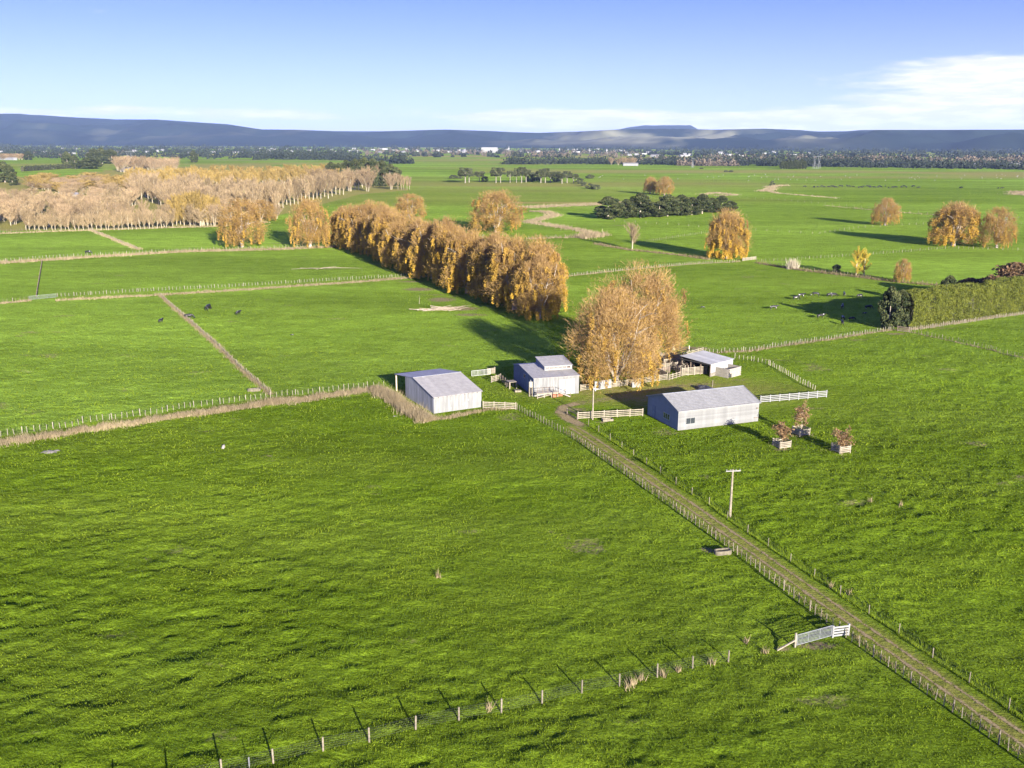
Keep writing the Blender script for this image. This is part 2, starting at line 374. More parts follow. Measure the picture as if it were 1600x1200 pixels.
    def mr(v, a, b_, c=0, d=1):
        n = N.new('ShaderNodeMapRange'); n.inputs[1].default_value = a; n.inputs[2].default_value = b_; n.inputs[3].default_value = c; n.inputs[4].default_value = d; L.new(v, n.inputs[0]); return n.outputs[0]
    def mix(f, a, b_, bt='MIX'):
        n = N.new('ShaderNodeMix'); n.data_type = 'RGBA'; n.blend_type = bt
        for i, v in ((0, f), (6, a), (7, b_)):
            if isinstance(v, (tuple, float, int)): n.inputs[i].default_value = v
            else: L.new(v, n.inputs[i])
        return n.outputs[2]
    def at(nm):
        n = N.new('ShaderNodeAttribute'); n.attribute_name = nm; return n.outputs['Fac']
    def mul(a, b_, op='MULTIPLY'):
        n = N.new('ShaderNodeMath'); n.operation = op; n.use_clamp = op != 'ADD'
        for i, v in ((0, a), (1, b_)):
            if isinstance(v, (float, int)): n.inputs[i].default_value = v
            else: L.new(v, n.inputs[i])
        return n.outputs[0]
    def tint(v):
        n = N.new('ShaderNodeCombineColor')
        for i in range(3): L.new(v, n.inputs[i])
        return n.outputs[0]
    c = mix(mr(noise(.9, 6, .7, rot=.35, sc3=(1, 1.7, 1)), .35, .68), GRASS_A, GRASS_B)
    c = mix(mr(noise(.05, 4, .6), .35, .7), c, GRASS_C)
    c = mix(mul(mr(noise(2.2, 5, .75), .5, .75), .5), c, GRASS_D)
    c = mix(mul(mr(noise(5., 4, .8), .50, .66), .55), c, (.045, .095, .005, 1))
    c = mix(mul(mr(noise(3.1, 4, .8), .60, .72), .4), c, (.20, .23, .04, 1))
    c = mix(mul(mr(noise(.012, 3, .5, sc3=(1, 3, 1)), .4, .66), .5), c, GRASS_E)
    nb = noise(.6, 5, .7)
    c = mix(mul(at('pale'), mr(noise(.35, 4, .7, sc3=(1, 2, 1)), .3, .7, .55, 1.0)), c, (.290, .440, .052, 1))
    c = mix(1.0, c, tint(mr(noise(.0035, 5, .65, sc3=(1, 4.5, 1)), .38, .62, .76, 1.13)), 'MULTIPLY')
    c = mix(1.0, c, tint(mr(noise(.11, 9, .78, sc3=(1, 1.6, 1)), .36, .62, .74, 1.14)), 'MULTIPLY')
    c = mix(1.0, c, tint(mr(noise(2.6, 5, .85, rot=.35, sc3=(1, 1.5, 1)), .36, .58, .52, 1.12)), 'MULTIPLY')
    c = mix(mr(mul(at('dry'), mr(nb, .3, .6, .55, 1.25)), .12, .7), c, (.29, .26, .07, 1))
    c = mix(mr(mul(at('dirt'), mr(noise(1.3, 5, .75), .3, .65, .4, 1.4)), .3, .62), c, (.25, .20, .10, 1))
    L.new(c, b.inputs['Base Color'])
    h = mul(noise(2.3, 6, .75, rot=.35, sc3=(1, 1.5, 1)), 1.0)
    h = mul(h, mul(noise(.75, 3, .6, rot=.3, sc3=(1, 1.5, 1)), 1.6, 'MULTIPLY'), 'ADD')
    bp = N.new('ShaderNodeBump'); bp.inputs['Distance'].default_value = .42; bp.inputs['Strength'].default_value = 1.0; L.new(h, bp.inputs['Height'])
    L.new(bp.outputs[0], b.inputs['Normal'])
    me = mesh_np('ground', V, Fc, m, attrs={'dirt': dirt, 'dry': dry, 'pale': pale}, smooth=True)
    obj('ground', me, kind='structure')
GRASS_A, GRASS_B, GRASS_C, GRASS_D, GRASS_E = (.122, .196, .010, 1), (.200, .290, .016, 1), (.172, .262, .016, 1), (.062, .120, .010, 1), (.215, .290, .030, 1)
build_ground()

# ------------------------------------------------------------------ track: worn ruts on a grassed lane
def strip(name, pts, width, m, lift=.03, nx=9, step=.5, **kw):
    P = np.array(resample(pts, step)); T = np.gradient(P, axis=0); T /= np.hypot(*T.T)[:, None]+1e-9
    for _ in range(6): T[1:-1] = (T[:-2]+T[1:-1]+T[2:])/3
    Nn = np.stack([-T[:, 1], T[:, 0]], -1); a = np.linspace(-1, 1, nx)
    X = P[:, None]+Nn[:, None]*(a[None, :, None]*width/2)
    Z = gh(X[..., 0], X[..., 1])+lift
    V = np.concatenate([X, Z[..., None]], -1).reshape(-1, 3); n = len(P)
    i = (np.arange(n-1)[:, None]*nx+np.arange(nx-1)[None]).ravel()
    Fc = np.stack([i, i+1, i+nx+1, i+nx], -1)
    return obj(name, mesh_np(name, V, Fc, m, attrs={'across': np.tile(a, n)}, smooth=True), kind='structure', **kw)
def track_mat(name, ruts, cover):
    m = bpy.data.materials.new(name); m.use_nodes = True; nt = m.node_tree; N, L = nt.nodes, nt.links
    b = N['Principled BSDF']; b.inputs['Roughness'].default_value = .95; b.inputs['Specular IOR Level'].default_value = .1
    geo = N.new('ShaderNodeNewGeometry'); at = N.new('ShaderNodeAttribute'); at.attribute_name = 'across'
    def nz(s, d=5, r=.7):
        n = N.new('ShaderNodeTexNoise'); n.inputs['Scale'].default_value = s; n.inputs['Detail'].default_value = d; n.inputs['Roughness'].default_value = r; L.new(geo.outputs['Position'], n.inputs['Vector']); return n.outputs[0]
    def M(op, a, b_=None, cl=False):
        n = N.new('ShaderNodeMath'); n.operation = op; n.use_clamp = cl
        for i, v in ((0, a), (1, b_)):
            if v is None: continue
            if isinstance(v, (float, int)): n.inputs[i].default_value = v
            else: L.new(v, n.inputs[i])
        return n.outputs[0]
    big = nz(.5); fine = nz(6)
    ab = M('ABSOLUTE', at.outputs['Fac'])
    if ruts:
        d = M('ABSOLUTE', M('SUBTRACT', ab, .42)); w = M('SUBTRACT', 1.0, M('DIVIDE', d, .40), True)
    else:
        w = M('SUBTRACT', 1.15, M('MULTIPLY', M('MULTIPLY', ab, ab), 1.2), True)
    a1 = M('ADD', M('MULTIPLY', w, 1.15), M('MULTIPLY', M('SUBTRACT', big, .5), 2.0))
    a2 = M('ADD', a1, M('MULTIPLY', M('SUBTRACT', fine, .5), 1.6))
    al = M('MULTIPLY', M('SUBTRACT', a2, cover), 3.5, True)
    tr = N.new('ShaderNodeBsdfTransparent'); ms = N.new('ShaderNodeMixShader'); L.new(al, ms.inputs[0]); L.new(tr.outputs[0], ms.inputs[1]); L.new(b.outputs[0], ms.inputs[2])
    L.new(ms.outputs[0], N['Material Output'].inputs[0])
    mx = N.new('ShaderNodeMix'); mx.data_type = 'RGBA'; mx.inputs[6].default_value = (.22, .160, .065, 1); mx.inputs[7].default_value = (.35, .275, .13, 1)
    mr = N.new('ShaderNodeMapRange'); mr.inputs[1].default_value = .35; mr.inputs[2].default_value = .65; L.new(nz(3), mr.inputs[0]); L.new(mr.outputs[0], mx.inputs[0]); L.new(mx.outputs[2], b.inputs['Base Color'])
    bp = N.new('ShaderNodeBump'); bp.inputs['Distance'].default_value = .04; L.new(fine, bp.inputs['Height']); L.new(bp.outputs[0], b.inputs['Normal'])
    return m
strip('track', [TRACK[i] for i in range(len(TRACK))], 3.1, track_mat('worn_wheel_ruts', True, .74), lift=.035)
strip('yard_track', YARD_LOOP[:5], 3.0, track_mat('yard_gravel', False, .72), lift=.045)

# ------------------------------------------------------------------ grass blades (pasture sward near the camera)
def blades(name, P, hgt, wid, m, lean=.5, per=1, tone=None, z=None, up=1.0, droop=None, **kw):
    """P (n,2) base points; single tapering triangles"""
    n = len(P); ang = rng.uniform(0, 2*pi, n); dx, dy = np.cos(ang), np.sin(ang)
    h = hgt*rng.uniform(.6, 1.3, n); w = wid*rng.uniform(.7, 1.3, n); la = rng.uniform(0, 2*pi, n); ll = h*lean*rng.uniform(.1, 1, n)
    if z is None: z = gh(P[:, 0], P[:, 1])-.02
    A = np.stack([P[:, 0]-dx*w/2, P[:, 1]-dy*w/2, z], -1); B = np.stack([P[:, 0]+dx*w/2, P[:, 1]+dy*w/2, z], -1)
    C = np.stack([P[:, 0]+np.cos(la)*ll, P[:, 1]+np.sin(la)*ll, z+h*up], -1)
    V = np.stack([A, B, C], 1).reshape(-1, 3); Fc = np.arange(3*n).reshape(-1, 3)
    t = rng.uniform(0, 1, n) if tone is None else tone
    return obj(name, mesh_np(name, V, Fc, m, tone=np.repeat(t, 3)), kind='stuff', **kw)
turf = mat('grass_blade', (.090, .148, .010), .7, .1, 1, col2=(.225, .290, .020), attr='tone', translucent=.35, spec=.0)
tan_grass = mat('dry_rank_grass', (.20, .15, .08), .85, .15, 1, col2=(.43, .35, .21), attr='tone', translucent=.25, spec=.1)
def sward():
    n = 330000; r = 58*np.exp(rng.uniform(0, 1, n)*math.log(300/58)); a = R(1)*rng.uniform(-33.5, 33.5, n)
    X, Y = r*np.sin(a), r*np.cos(a)
    X += rng.normal(0, .05, n); Y += rng.normal(0, .05, n)
    cl = fbm(X/1.1, Y/.8, 3, 5)
    keep = (cl+rng.uniform(-.2, .2, n) > .40) & (rng.uniform(0, 1, n) < np.clip(1.35-r/260, .12, 1))
    fm = flat_mask(X, Y); keep &= (fm > .5) | (rng.uniform(0, 1, n) < .40)
    for (bx, by, ag, w, d) in SHEDS:
        c, s = cos(R(ag)), sin(R(ag)); lx = (X-bx)*c+(Y-by)*s; ly = -(X-bx)*s+(Y-by)*c
        keep &= ~((lx > -.1) & (lx < w+.1) & (ly > -.1) & (ly < d+.1))
    X, Y, r, cl, fm = X[keep], Y[keep], r[keep], cl[keep], fm[keep]
    sz = np.clip(r/85, .8, 2.2)
    tone = np.clip((fbm(X/5, Y/4, 3, 8)-.35)*1.6+rng.uniform(-.25, .35, len(X)), 0, 1)
    blades('grass', np.stack([X, Y], -1), .17*sz**.6*np.where(fm < .5, .5, 1), .085*sz, turf, lean=.9, tone=tone, label='short green pasture grass over the near paddocks')
sward()
def rank(name, pts, width, dens, h, m=None, jit=0, label=None, size=1., side=0., tone_bias=0, **kw):
    P = np.array(resample(pts, max(.3, .5*size))); T = np.gradient(P, axis=0); T /= np.hypot(*T.T)[:, None]+1e-9
    Nn = np.stack([-T[:, 1], T[:, 0]], -1); L_ = len(P)*max(.3, .5*size)
    n = int(L_*width*dens); i = rng.integers(0, len(P), n); clump = vnoise(P[i, 0]*.8, P[i, 1]*.8, 31)
    off = rng.normal(0, .32, n)*width*(.6+.8*clump)+side
    Q = P[i]+Nn[i]*off[:, None]+T[i]*rng.uniform(-.3, .3, n)[:, None]*size
    hh = h*(.55+.9*vnoise(Q[:, 0]*.7, Q[:, 1]*.7, 77)); tone = np.clip(rng.uniform(0, 1, n)*.7+.3*clump+tone_bias, 0, 1)
    return blades(name, Q, hh, .055*size, m or tan_grass, lean=.7, tone=tone, label=label or 'pale dry rank grass along the fence line', **kw)

# ------------------------------------------------------------------ fences
def post_mesh(nm, w, h, m, round_=True, top=.0):
    b = MB()
    if round_: b.tube([(0, 0, -.1), (0, 0, h*.98), (0, 0, h)], [w/2, w/2*.95, w/2*.8], 6)
    else: b.box(-w/2, -w/2, -.1, w/2, w/2, h)
    return b.mesh(nm, m)
PM = {}
def pm(nm, w, h, m, rd=True):
    k = (nm, w, h, m.name, rd)
    if k not in PM: PM[k] = post_mesh(nm, w, h, m, rd)
    return PM[k]
def fence(label, pts, post_step=5.0, batten_step=1.0, h=1.15, bh=1.0, wires=5, pw=.13, bw=.05, single_posts=True, single_battens=False, name='fence', m=None, posts=None, wire_r=.003, batten_jit=.0):
    m = m or wood; o = np.array(pts[0], float)
    t = thing(name, label, 'fence', (o[0], o[1], 0))
    pp = [np.array(p) for p in (posts or resample(pts, post_step))]
    bb = []
    if batten_step:
        allb = resample(pts, batten_step)
        for q in allb:
            if min(np.hypot(*(q-p)) for p in pp) > batten_step*.4: bb.append(q+rng.normal(0, .03, 2))
    if single_posts:
        for p in pp[:300]:
            q = obj('post', pm('post', pw, h, m), t, (p[0]-o[0], p[1]-o[1], zg(p)), rng.uniform(0, 3)); q.rotation_euler.x = rng.normal(0, .02); q.rotation_euler.y = rng.normal(0, .025)
            q.scale = (1, 1, rng.uniform(.93, 1.08))
    else:
        b = MB()
        for p in pp: b.box(p[0]-o[0]-pw/2, p[1]-o[1]-pw/2, -.1, p[0]-o[0]+pw/2, p[1]-o[1]+pw/2, zg(p)+h*rng.uniform(.93, 1.08))
        b.obj('post_row', m, t, kind='stuff')
    if bb and single_battens:
        me = pm('batten', bw, bh, m, False)
        for p in bb[:300]:
            q = obj('batten', me, t, (p[0]-o[0], p[1]-o[1], zg(p)+.08), rng.uniform(0, 1.5)); q.rotation_euler.x = rng.normal(0, .035); q.rotation_euler.y = rng.normal(0, .035)
            q.scale = (1, 1, rng.uniform(.9, 1.08))
    elif bb:
        b = MB()
        for p in bb:
            x, y, z = p[0]-o[0], p[1]-o[1], zg(p); lx, ly = rng.normal(0, .05, 2); hh = bh*rng.uniform(.88, 1.1)
            w2 = bw/2; b.hexa([(x-w2, y-w2, z), (x+w2, y-w2, z), (x+w2, y+w2, z), (x-w2, y+w2, z), (x-w2+lx, y-w2+ly, z+hh), (x+w2+lx, y-w2+ly, z+hh), (x+w2+lx, y+w2+ly, z+hh), (x-w2+lx, y+w2+ly, z+hh)])
        b.obj('batten_row', m, t, kind='stuff')
    if wires:
        b = MB(); zz = [zg(p) for p in pp]
        for k in range(wires):
            hk = .2+(h-.3)*k/(max(1, wires-1))
            for (p, za), (q, zb) in zip(list(zip(pp, zz))[:-1], list(zip(pp, zz))[1:]):
                b.bar((p[0]-o[0], p[1]-o[1], za+hk), (q[0]-o[0], q[1]-o[1], zb+hk), wire_r*2)
        b.obj('wire_strand', wire_m, t, kind='stuff')
    return t
f1 = GL(*[(x, y) for x, y in ((347, 1212), (427, 1190.5), (505, 1174), (577, 1158.5), (649.5, 1141.5), (717, 1126), (783.5, 1112), (847, 1097), (909, 1083), (968, 1071), (1027, 1058), (1082, 1045), (1138, 1033), (1190, 1022), (1243, 1011))])
stp = (f1[0]-f1[6])/6
f1 = [f1[0]+stp*k for k in range(6, 0, -1)]+f1
fence('open wire fence of pale round posts crossing the foreground paddock', f1, batten_step=0, posts=f1[:-2], wires=6, pw=.15, h=1.25)
fence('long close-battened fence along the left side of the farm track', TRACK_L, post_step=4.6, batten_step=.92, wires=6, single_battens=True, bw=.055, bh=1.0, h=1.15)
fence('wire fence of widely spaced thin posts on the right of the farm track', TRACK_R, batten_step=0, posts=TRACK_R, wires=5, pw=.10, h=1.05)
F4 = GL((-120, 702), (0, 683), (100, 667), (200, 652), (300, 637), (425, 621), (500, 613), (600, 604))
fence('battened fence behind the tan grass bank left of the white shed', F4, 4.5, .95, wires=5, bw=.065, m=pale_wood)
F5 = GL((423, 617), (380, 580), (340, 541), (300, 506), (250, 462))
fence('battened fence running up the left paddock from the tan grass bank', F5, 4.5, .95, wires=4, m=wood)
F6 = GL((-60, 480), (0, 473), (45, 469)); F6b = GL((90, 464), (180, 458), (250, 454), (350, 449), (450, 443), (560, 436), (620, 433), (682, 428))
fence('short battened fence left of the paddock gate at the far left', F6, 4.5, 1.1, wires=4, single_posts=False)
fence('battened fence above the tan grass strip across the left paddocks', F6b, 4.5, 1.05, wires=4, single_posts=False, bw=.08, m=pale_wood)
F7 = GL((-60, 413), (0, 409), (75, 403), (150, 399), (220, 395), (300, 391), (380, 389), (450, 387), (525, 383))
fence('distant battened fence in front of the lone willows on the left', F7, 5, 1.3, wires=3, single_posts=False, bw=.09, m=pale_wood)
fence('dark short fence joining two left paddock fences', GL((66, 410), (62, 435), (57, 465)), 4, 1.2, wires=3, m=wood_dark, single_posts=False, bw=.1)
fence('narrow tan fence running down from the bare poplar plantation', GL((140, 359), (175, 373), (217, 390)), 5, 1.5, wires=3, single_posts=False, bw=.08)
fence('long tan fence at the foot of the bare poplar plantation', GL((-40, 366), (0, 362), (100, 359), (190, 357), (340, 352), (420, 345)), 5, 1.5, wires=3, single_posts=False, bw=.08)
F11 = GL((868, 434), (940, 426), (1000, 420), (1080, 413), (1158, 409))
fence('battened fence beyond the two big willows', F11, 5, 1.1, wires=4, single_posts=False, bw=.10, m=pale_wood)
fence('dark weedy fence along the drain right of the white gate', GL((1182, 409), (1240, 420), (1330, 431), (1400, 440), (1440, 443), (1500, 449)), 4.5, 1.5, wires=3, m=wood_dark, single_posts=False, bw=.08)
F13 = GL((1102, 553), (1170, 550), (1230, 540), (1300, 531), (1360, 521), (1398, 516))
fence('battened fence from the cattle yard to the trimmed hedge corner', F13, 4.5, .95, wires=5, bw=.07, m=pale_wood)
F14 = GL((1424, 520), (1470, 530), (1540, 546), (1600, 561), (1680, 580))
fence('battened fence casting a thin shadow right of the hedge corner', F14, 4.5, 1.0, wires=5)
F15 = GL((1420, 518), (1480, 509), (1540, 500), (1600, 491), (1680, 480))
fence('battened fence at the foot of the trimmed hedge', F15, 4.5, .85, wires=5, bw=.07, m=pale_wood)
F16 = GL((1148, 560), (1170, 563), (1200, 570), (1225, 583), (1250, 598), (1276, 611))
fence('curved battened fence round the right side of the yard', F16, 4.5, .95, wires=5, bw=.075, m=pale_wood)
fence('far straight fence behind the lone round willow on the right', GL((1115, 382), (1171, 360), (1276, 366), (1342, 356), (1450, 350), (1620, 350)), 6, 0, wires=3, single_posts=False, pw=.11)
fence('far post line across the paddock below the twin willows', GL((1190, 409), (1290, 403), (1400, 395), (1480, 388), (1620, 392)), 6, 2, wires=3, single_posts=False, bw=.08)
fence('far post line from the pine row to the right edge', GL((1120, 307), (1210, 312), (1300, 320), (1460, 335), (1620, 342)), 8, 0, wires=0, single_posts=False, pw=.14)
fence('far post line running from the pines across the green paddock', GL((960, 346), (1060, 352), (1130, 358)), 7, 0, wires=0, single_posts=False, pw=.14)
fence('tan fence joining the drain bank on the right of the dark pines', GL((1000, 380), (1100, 365), (1160, 360)), 6, 2, wires=0, single_posts=False, bw=.09)
fence('tan battened fence between the willow row and the pale stream bank', GL((826, 372), (870, 370), (912, 370)), 5, 1.3, wires=3, single_posts=False, bw=.08)

# rank grass
rank('dry_grass', GL((-120, 712), (0, 694), (100, 679), (200, 663), (300, 648), (420, 632), (500, 622), (585, 609)), 2.1, 95, .75, label='broad bank of pale dry grass in front of the left fence')
rank('dry_grass', GL((585, 608), (610, 622), (635, 640), (660, 655), (672, 660)), 2.6, 120, 1.1, label='tall pale dry grass beside the white shed side wall')
rank('dry_grass', GL((672, 656), (700, 654), (740, 645), (760, 641)), 1.0, 90, .55, label='ragged dry grass at the foot of the white shed front')
rank('dry_grass', GL((760, 641), (780, 640), (806, 638)), 1.0, 60, .5, label='dry grass under the short rail fence beside the white shed')
rank('dry_grass', F5, 1.1, 60, .5, tone_bias=-.15, label='dull dry grass under the fence running up the left paddock')
rank('dry_grass', GL((90, 470), (250, 461), (400, 452), (560, 441), (620, 436), (690, 430)), 2.6, 22, .6, size=1.8, label='pale dry grass strip across the left paddocks')
rank('dry_grass', GL((-60, 482), (0, 475), (50, 470)), 2.2, 22, .6, size=1.8, label='pale dry grass strip by the far left gate')
rank('dry_grass', GL((-60, 417), (0, 412), (150, 402), (300, 393), (440, 390), (525, 386)), 4.5, 14, .9, size=2.6, label='distant pale dry grass strip below the plantation')
rank('dry_grass', GL((140, 359), (175, 373), (217, 390)), 2.5, 10, .7, size=2.6, label='narrow dry grass strip running to the plantation')
rank('dry_grass', GL((-40, 367), (100, 361), (340, 354), (420, 347)), 4, 8, .8, size=3, label='dry grass edge at the foot of the bare poplars')
rank('dry_grass', F15, 1.3, 40, .5, size=1.4, side=.9, label='pale dry grass below the hedge fence')
rank('dry_grass', F13, 1.0, 30, .5, size=1.4, tone_bias=-.2, label='dull dry grass under the fence to the hedge corner')
rank('dry_grass', F14, .8, 26, .4, size=1.4, tone_bias=-.2, label='dull dry grass under the fence right of the hedge')
rank('dry_grass', F11, 1.2, 14, .5, size=2.2, label='dry grass under the fence beyond the big willows')
rank('dry_grass', TRACK_L[2:], .7, 34, .28, size=.9, side=.7, tone_bias=-.3, label='brown dry grass along the track fence foot')
rank('rank_green_grass', TRACK_R, .35, 70, .34, m=turf, tone_bias=.45, label='bright rank grass ridge along the right track fence')
rank('rank_green_grass', DITCH, .9, 30, .45, m=turf, tone_bias=-.1, label='coarse grass in the ditch right of the track')
rank('dry_grass', GL((822, 325), (870, 322), (940, 319), (1010, 317)), 14, 3, 1.2, size=5, label='wide pale dry grass bank beyond the willow row')
rank('dry_grass', GL((830, 331), (852, 331), (867, 337), (845, 342), (826, 347), (860, 352), (905, 360), (935, 368)), 7, 5, 1.1, size=4, label='pale reed banks of the winding stream')
rank('dry_grass', GL((905, 372), (920, 371), (935, 367)), 9, 7, 2.0, size=4, label='pale clump of tall reeds at the stream bend')
rank('dry_grass', GL((826, 373), (912, 371)), 2.4, 8, .9, size=3, label='pale dry grass under the fence at the stream')
rank('dry_grass', GL((930, 381), (985, 391), (1060, 399), (1110, 406)), 2.5, 9, .9, size=3, tone_bias=-.4, label='dull reeds along the shaded drain')
rank('dry_grass', GL((1182, 411), (1240, 421), (1330, 432), (1400, 441), (1500, 449)), 2.0, 14, .9, size=2.2, tone_bias=-.5, label='dark dull weeds along the drain fence')
rank('dry_grass', GL((1190, 299), (1201, 297), (1207, 292), (1220, 290), (1233, 290)), 10, 1.2, 1.2, size=8, label='pale curled bank of the far creek')
rank('dry_grass', GL((1200, 297), (1212, 302), (1260, 306), (1310, 310)), 6, .9, 1.0, size=7, label='pale thin bank trailing from the far creek')
rank('dry_grass', GL((1120, 306), (1150, 305), (1120, 301), (1095, 304)), 8, 1.5, 1.1, size=6, label='pale bank heap beyond the dark pines')
rank('dry_grass', GL((1590, 300), (1600, 305), (1640, 306)), 16, 2, 1.3, size=6, label='pale reed bank at the far right edge')
rank('dry_grass', GL((1290, 322), (1400, 332), (1480, 338)), 4, 1.2, .9, size=5, tone_bias=-.2, label='thin dry bank across the far right paddock')
for i, (x, y) in enumerate(((985, 1074), (765, 1108), (988, 1068), (1003, 1062), (1036, 1057), (1060, 1050), (1112, 1038), (1196, 1020), (1165, 1005), (1298, 918), (1327, 925), (1408, 790), (1360, 783), (685, 903))):
    c = G(x, y); n = 26
    P = c+rng.normal(0, .16 if i else .3, (n, 2)); l = 'dry brown thistle clump standing in the grass'
    blades('thistle_clump', P, .7, .07, mat('thistle', (.20, .155, .085), .9, .2, 3), lean=.6, label=l)

# ------------------------------------------------------------------ gates and rails
def rails(label, a, b, h=1.2, n=4, post_step=1.8, m=None, name='rail_fence', cat='rail fence', rw=.14, z=None):
    """a, b ground points; boards nailed to posts"""
    m = m or white_rail; a, b = np.array(a, float), np.array(b, float); d = b-a; L_ = float(np.hypot(*d)); za = zg(a) if z is None else z
    t = thing(name, label, cat, (a[0], a[1], za), math.atan2(d[1], d[0]))
    k = max(1, round(L_/post_step))
    for i in range(k+1): obj('post', pm('rail_post', .15, h+.08, m, False), t, (L_*i/k, 0, 0))
    bd = MB(); bd.box(0, -.11, -rw/2, L_, -.078, rw/2); me = bd.mesh('rail', m)
    for i in range(n): obj('rail', me, t, (0, 0, .22+(h-.32)*i/(n-1)))
    return t
def pipe_gate(label, a, b, h=1.1, n=6, m=None, mesh_=False):
    m = m or mat('gate_pipe', (.25, .26, .26), .4, .05, metal=.2); a, b = np.array(a), np.array(b); d = b-a; L_ = float(np.hypot(*d))
    t = thing('farm_gate', label, 'gate', (a[0], a[1], zg(a)), math.atan2(d[1], d[0]))
    fr = MB(); z0, z1 = .15, h+.05
    fr.bar((0, 0, z0), (L_, 0, z0), .05).bar((0, 0, z1), (L_, 0, z1), .05).bar((0, 0, z0), (0, 0, z1), .05).bar((L_, 0, z0), (L_, 0, z1), .05)
    fr.obj('frame', m, t)
    bb = MB(); bb.bar((.03, 0, 0), (L_-.03, 0, 0), .028); me = bb.mesh('bar', m)
    for i in range(n): obj('bar', me, t, (0, 0, z0+(z1-z0)*(i+1)/(n+1)))
    v = MB(); v.bar((0, 0, z0+.03), (0, 0, z1-.03), .03); me = v.mesh('upright', m)
    for i in (1, 2): obj('upright', me, t, (L_*i/3, .03, 0))
    return t
ga, gb, gc = G(1244.5, 1011), G(1298.5, 996), G(1325, 992.5)
pipe_gate('white pipe gate in the foreground beside the farm track', ga, gb, 1.12, 7)
t = rails('short four-board panel joining the white gate to the track fence', gb+(gc-gb)*.08, gc, 1.15, 4, 2.4, m=trim, rw=.17)
sp = G(1242, 1012.5); t = thing('strainer_post', 'thick gate post with a slanting brace at the left end of the white gate', 'post', (sp[0], sp[1], zg(sp)))
obj('post', pm('post', .22, 1.45, white_rail), t); e = G(1214, 1018)-sp
MB().bar((0, 0, .75), (e[0], e[1], .05), .12).obj('brace', white_rail, t)
# other gates
pipe_gate('pale gate at the far left between two paddock fences', G(46, 469), G(88, 465), 1.1, 5)
pipe_gate('wire-mesh gate behind the grey clerestory shed', G(737, 589), G(766, 586), 1.15, 5, m=mat('gate_pipe_dull', (.45, .46, .42), .5, .1))
rails('pale board gate standing beyond the two big willows', G(1160, 408), G(1181, 405.5), 1.3, 5, 3.2, name='board_gate', cat='gate')
rails('dark board gate at the corner of the trimmed hedge', G(1402, 518), G(1421, 520), 1.3, 4, 3, m=wood_dark, name='board_gate', cat='gate')
# rail fences about the sheds
rails('pale rail fence between the white shed and the track fence', G(755, 638), G(806, 640), 1.25, 4, 1.9)
rails('short rail panel right of the mesh gate', G(762, 585), G(773, 583.5), 1.3, 5, 1.6)
rails('small rail panel by the blue gable wall', G(768, 598), G(782, 594), 1.2, 4, 1.5)
rails('dark rail fence running to the blue gable wall', G(782, 594), G(797, 607), 1.2, 4, 1.9, m=wood_dark)
rails('pale rail fence from the lamp pole to the long grey shed', G(903, 655), G(1004, 649.5), 1.25, 4, 2.3)
rails('two-board stile panel left of the pole rail fence', G(886, 648), G(902, 655.5), 1.1, 2, 3, m=wood_dark)
rails('white rail fence leading right from the long grey shed', G(1188, 629.5), G(1291, 620.5), 1.25, 4, 2.0, m=trim)
rails('low rail fence between the clerestory shed and the tin sheet', G(907, 611), G(922, 609), 1.2, 4, 1.8)
rails('pale rail fence behind the big willow trunk', G(955, 606), G(1042, 593.5), 1.2, 4, 2.0)
rails('tall cattle yard rails nearest the long grey shed', G(1065, 587.5), G(1104, 584), 1.65, 6, 1.6)
rails('tall cattle yard rails beneath the willow branches', G(980, 584), G(1019, 581), 1.5, 5, 1.8)
rails('tall cattle yard rails in the middle of the yard', G(1037, 573.5), G(1067, 570), 1.65, 6, 1.8)
rails('rearmost cattle yard rails beside the trampled mud', G(985, 567), G(1045, 561), 1.5, 5, 2.0)
rails('rusty-looking race rails leading into the cattle yard', G(1047, 574), G(1063, 587), 1.6, 6, 1.6, m=wood_dark)
rails('second race rails parallel to the cattle race', G(1056, 572), G(1070, 583), 1.6, 6, 1.6)
rails('sloping rails under the open side of the small yard shed', G(1067, 570), G(1084, 580), 1.6, 5, 1.6)
rails('cross rails in the middle of the cattle yard', G(1062, 583), G(1076, 575), 1.5, 4, 1.8)
rails('side rails of the cattle yard near the dark gate', G(1030, 566), G(1047, 574), 1.6, 5, 1.8)
rails('dark rails added for the shadow at the loading pen', G(1018, 582), G(1042, 593), 1.5, 7, 1.5, m=wood_dark)  # added boards; their dark wood stands in for rails lying in shadow
rails('back rails between the yard shed and the paddock', G(1066, 561), G(1098, 552), 1.4, 4, 2)
for (a_, b_, lab) in (((1022, 588), (1046, 584), 'lower drafting rails beside the dark loading pen'), ((1030, 580), (1058, 577), 'drafting rails crossing the middle of the stock pens'), ((1000, 576), (1030, 573), 'weathered pen rails behind the loading pen'), ((1000, 576), (1018, 590), 'short side rails of the left stock pen'), ((1075, 583), (1068, 571), 'short side rails next to the open yard shed'), ((1086, 585), (1078, 575), 'last short side rails before the open yard shed'), ((1010, 568), (1022, 580), 'side rails between the two rear stock pens')):
    rails(lab, G(*a_), G(*b_), 1.55, 6, 1.5, m=wood_dark if 'weathered' in lab or 'dark' in lab or 'short' in lab else white_rail)
t = rails('timber loading ramp side beside the dark pen', G(1045, 594), G(1062, 589), 1.1, 3, 1.2)

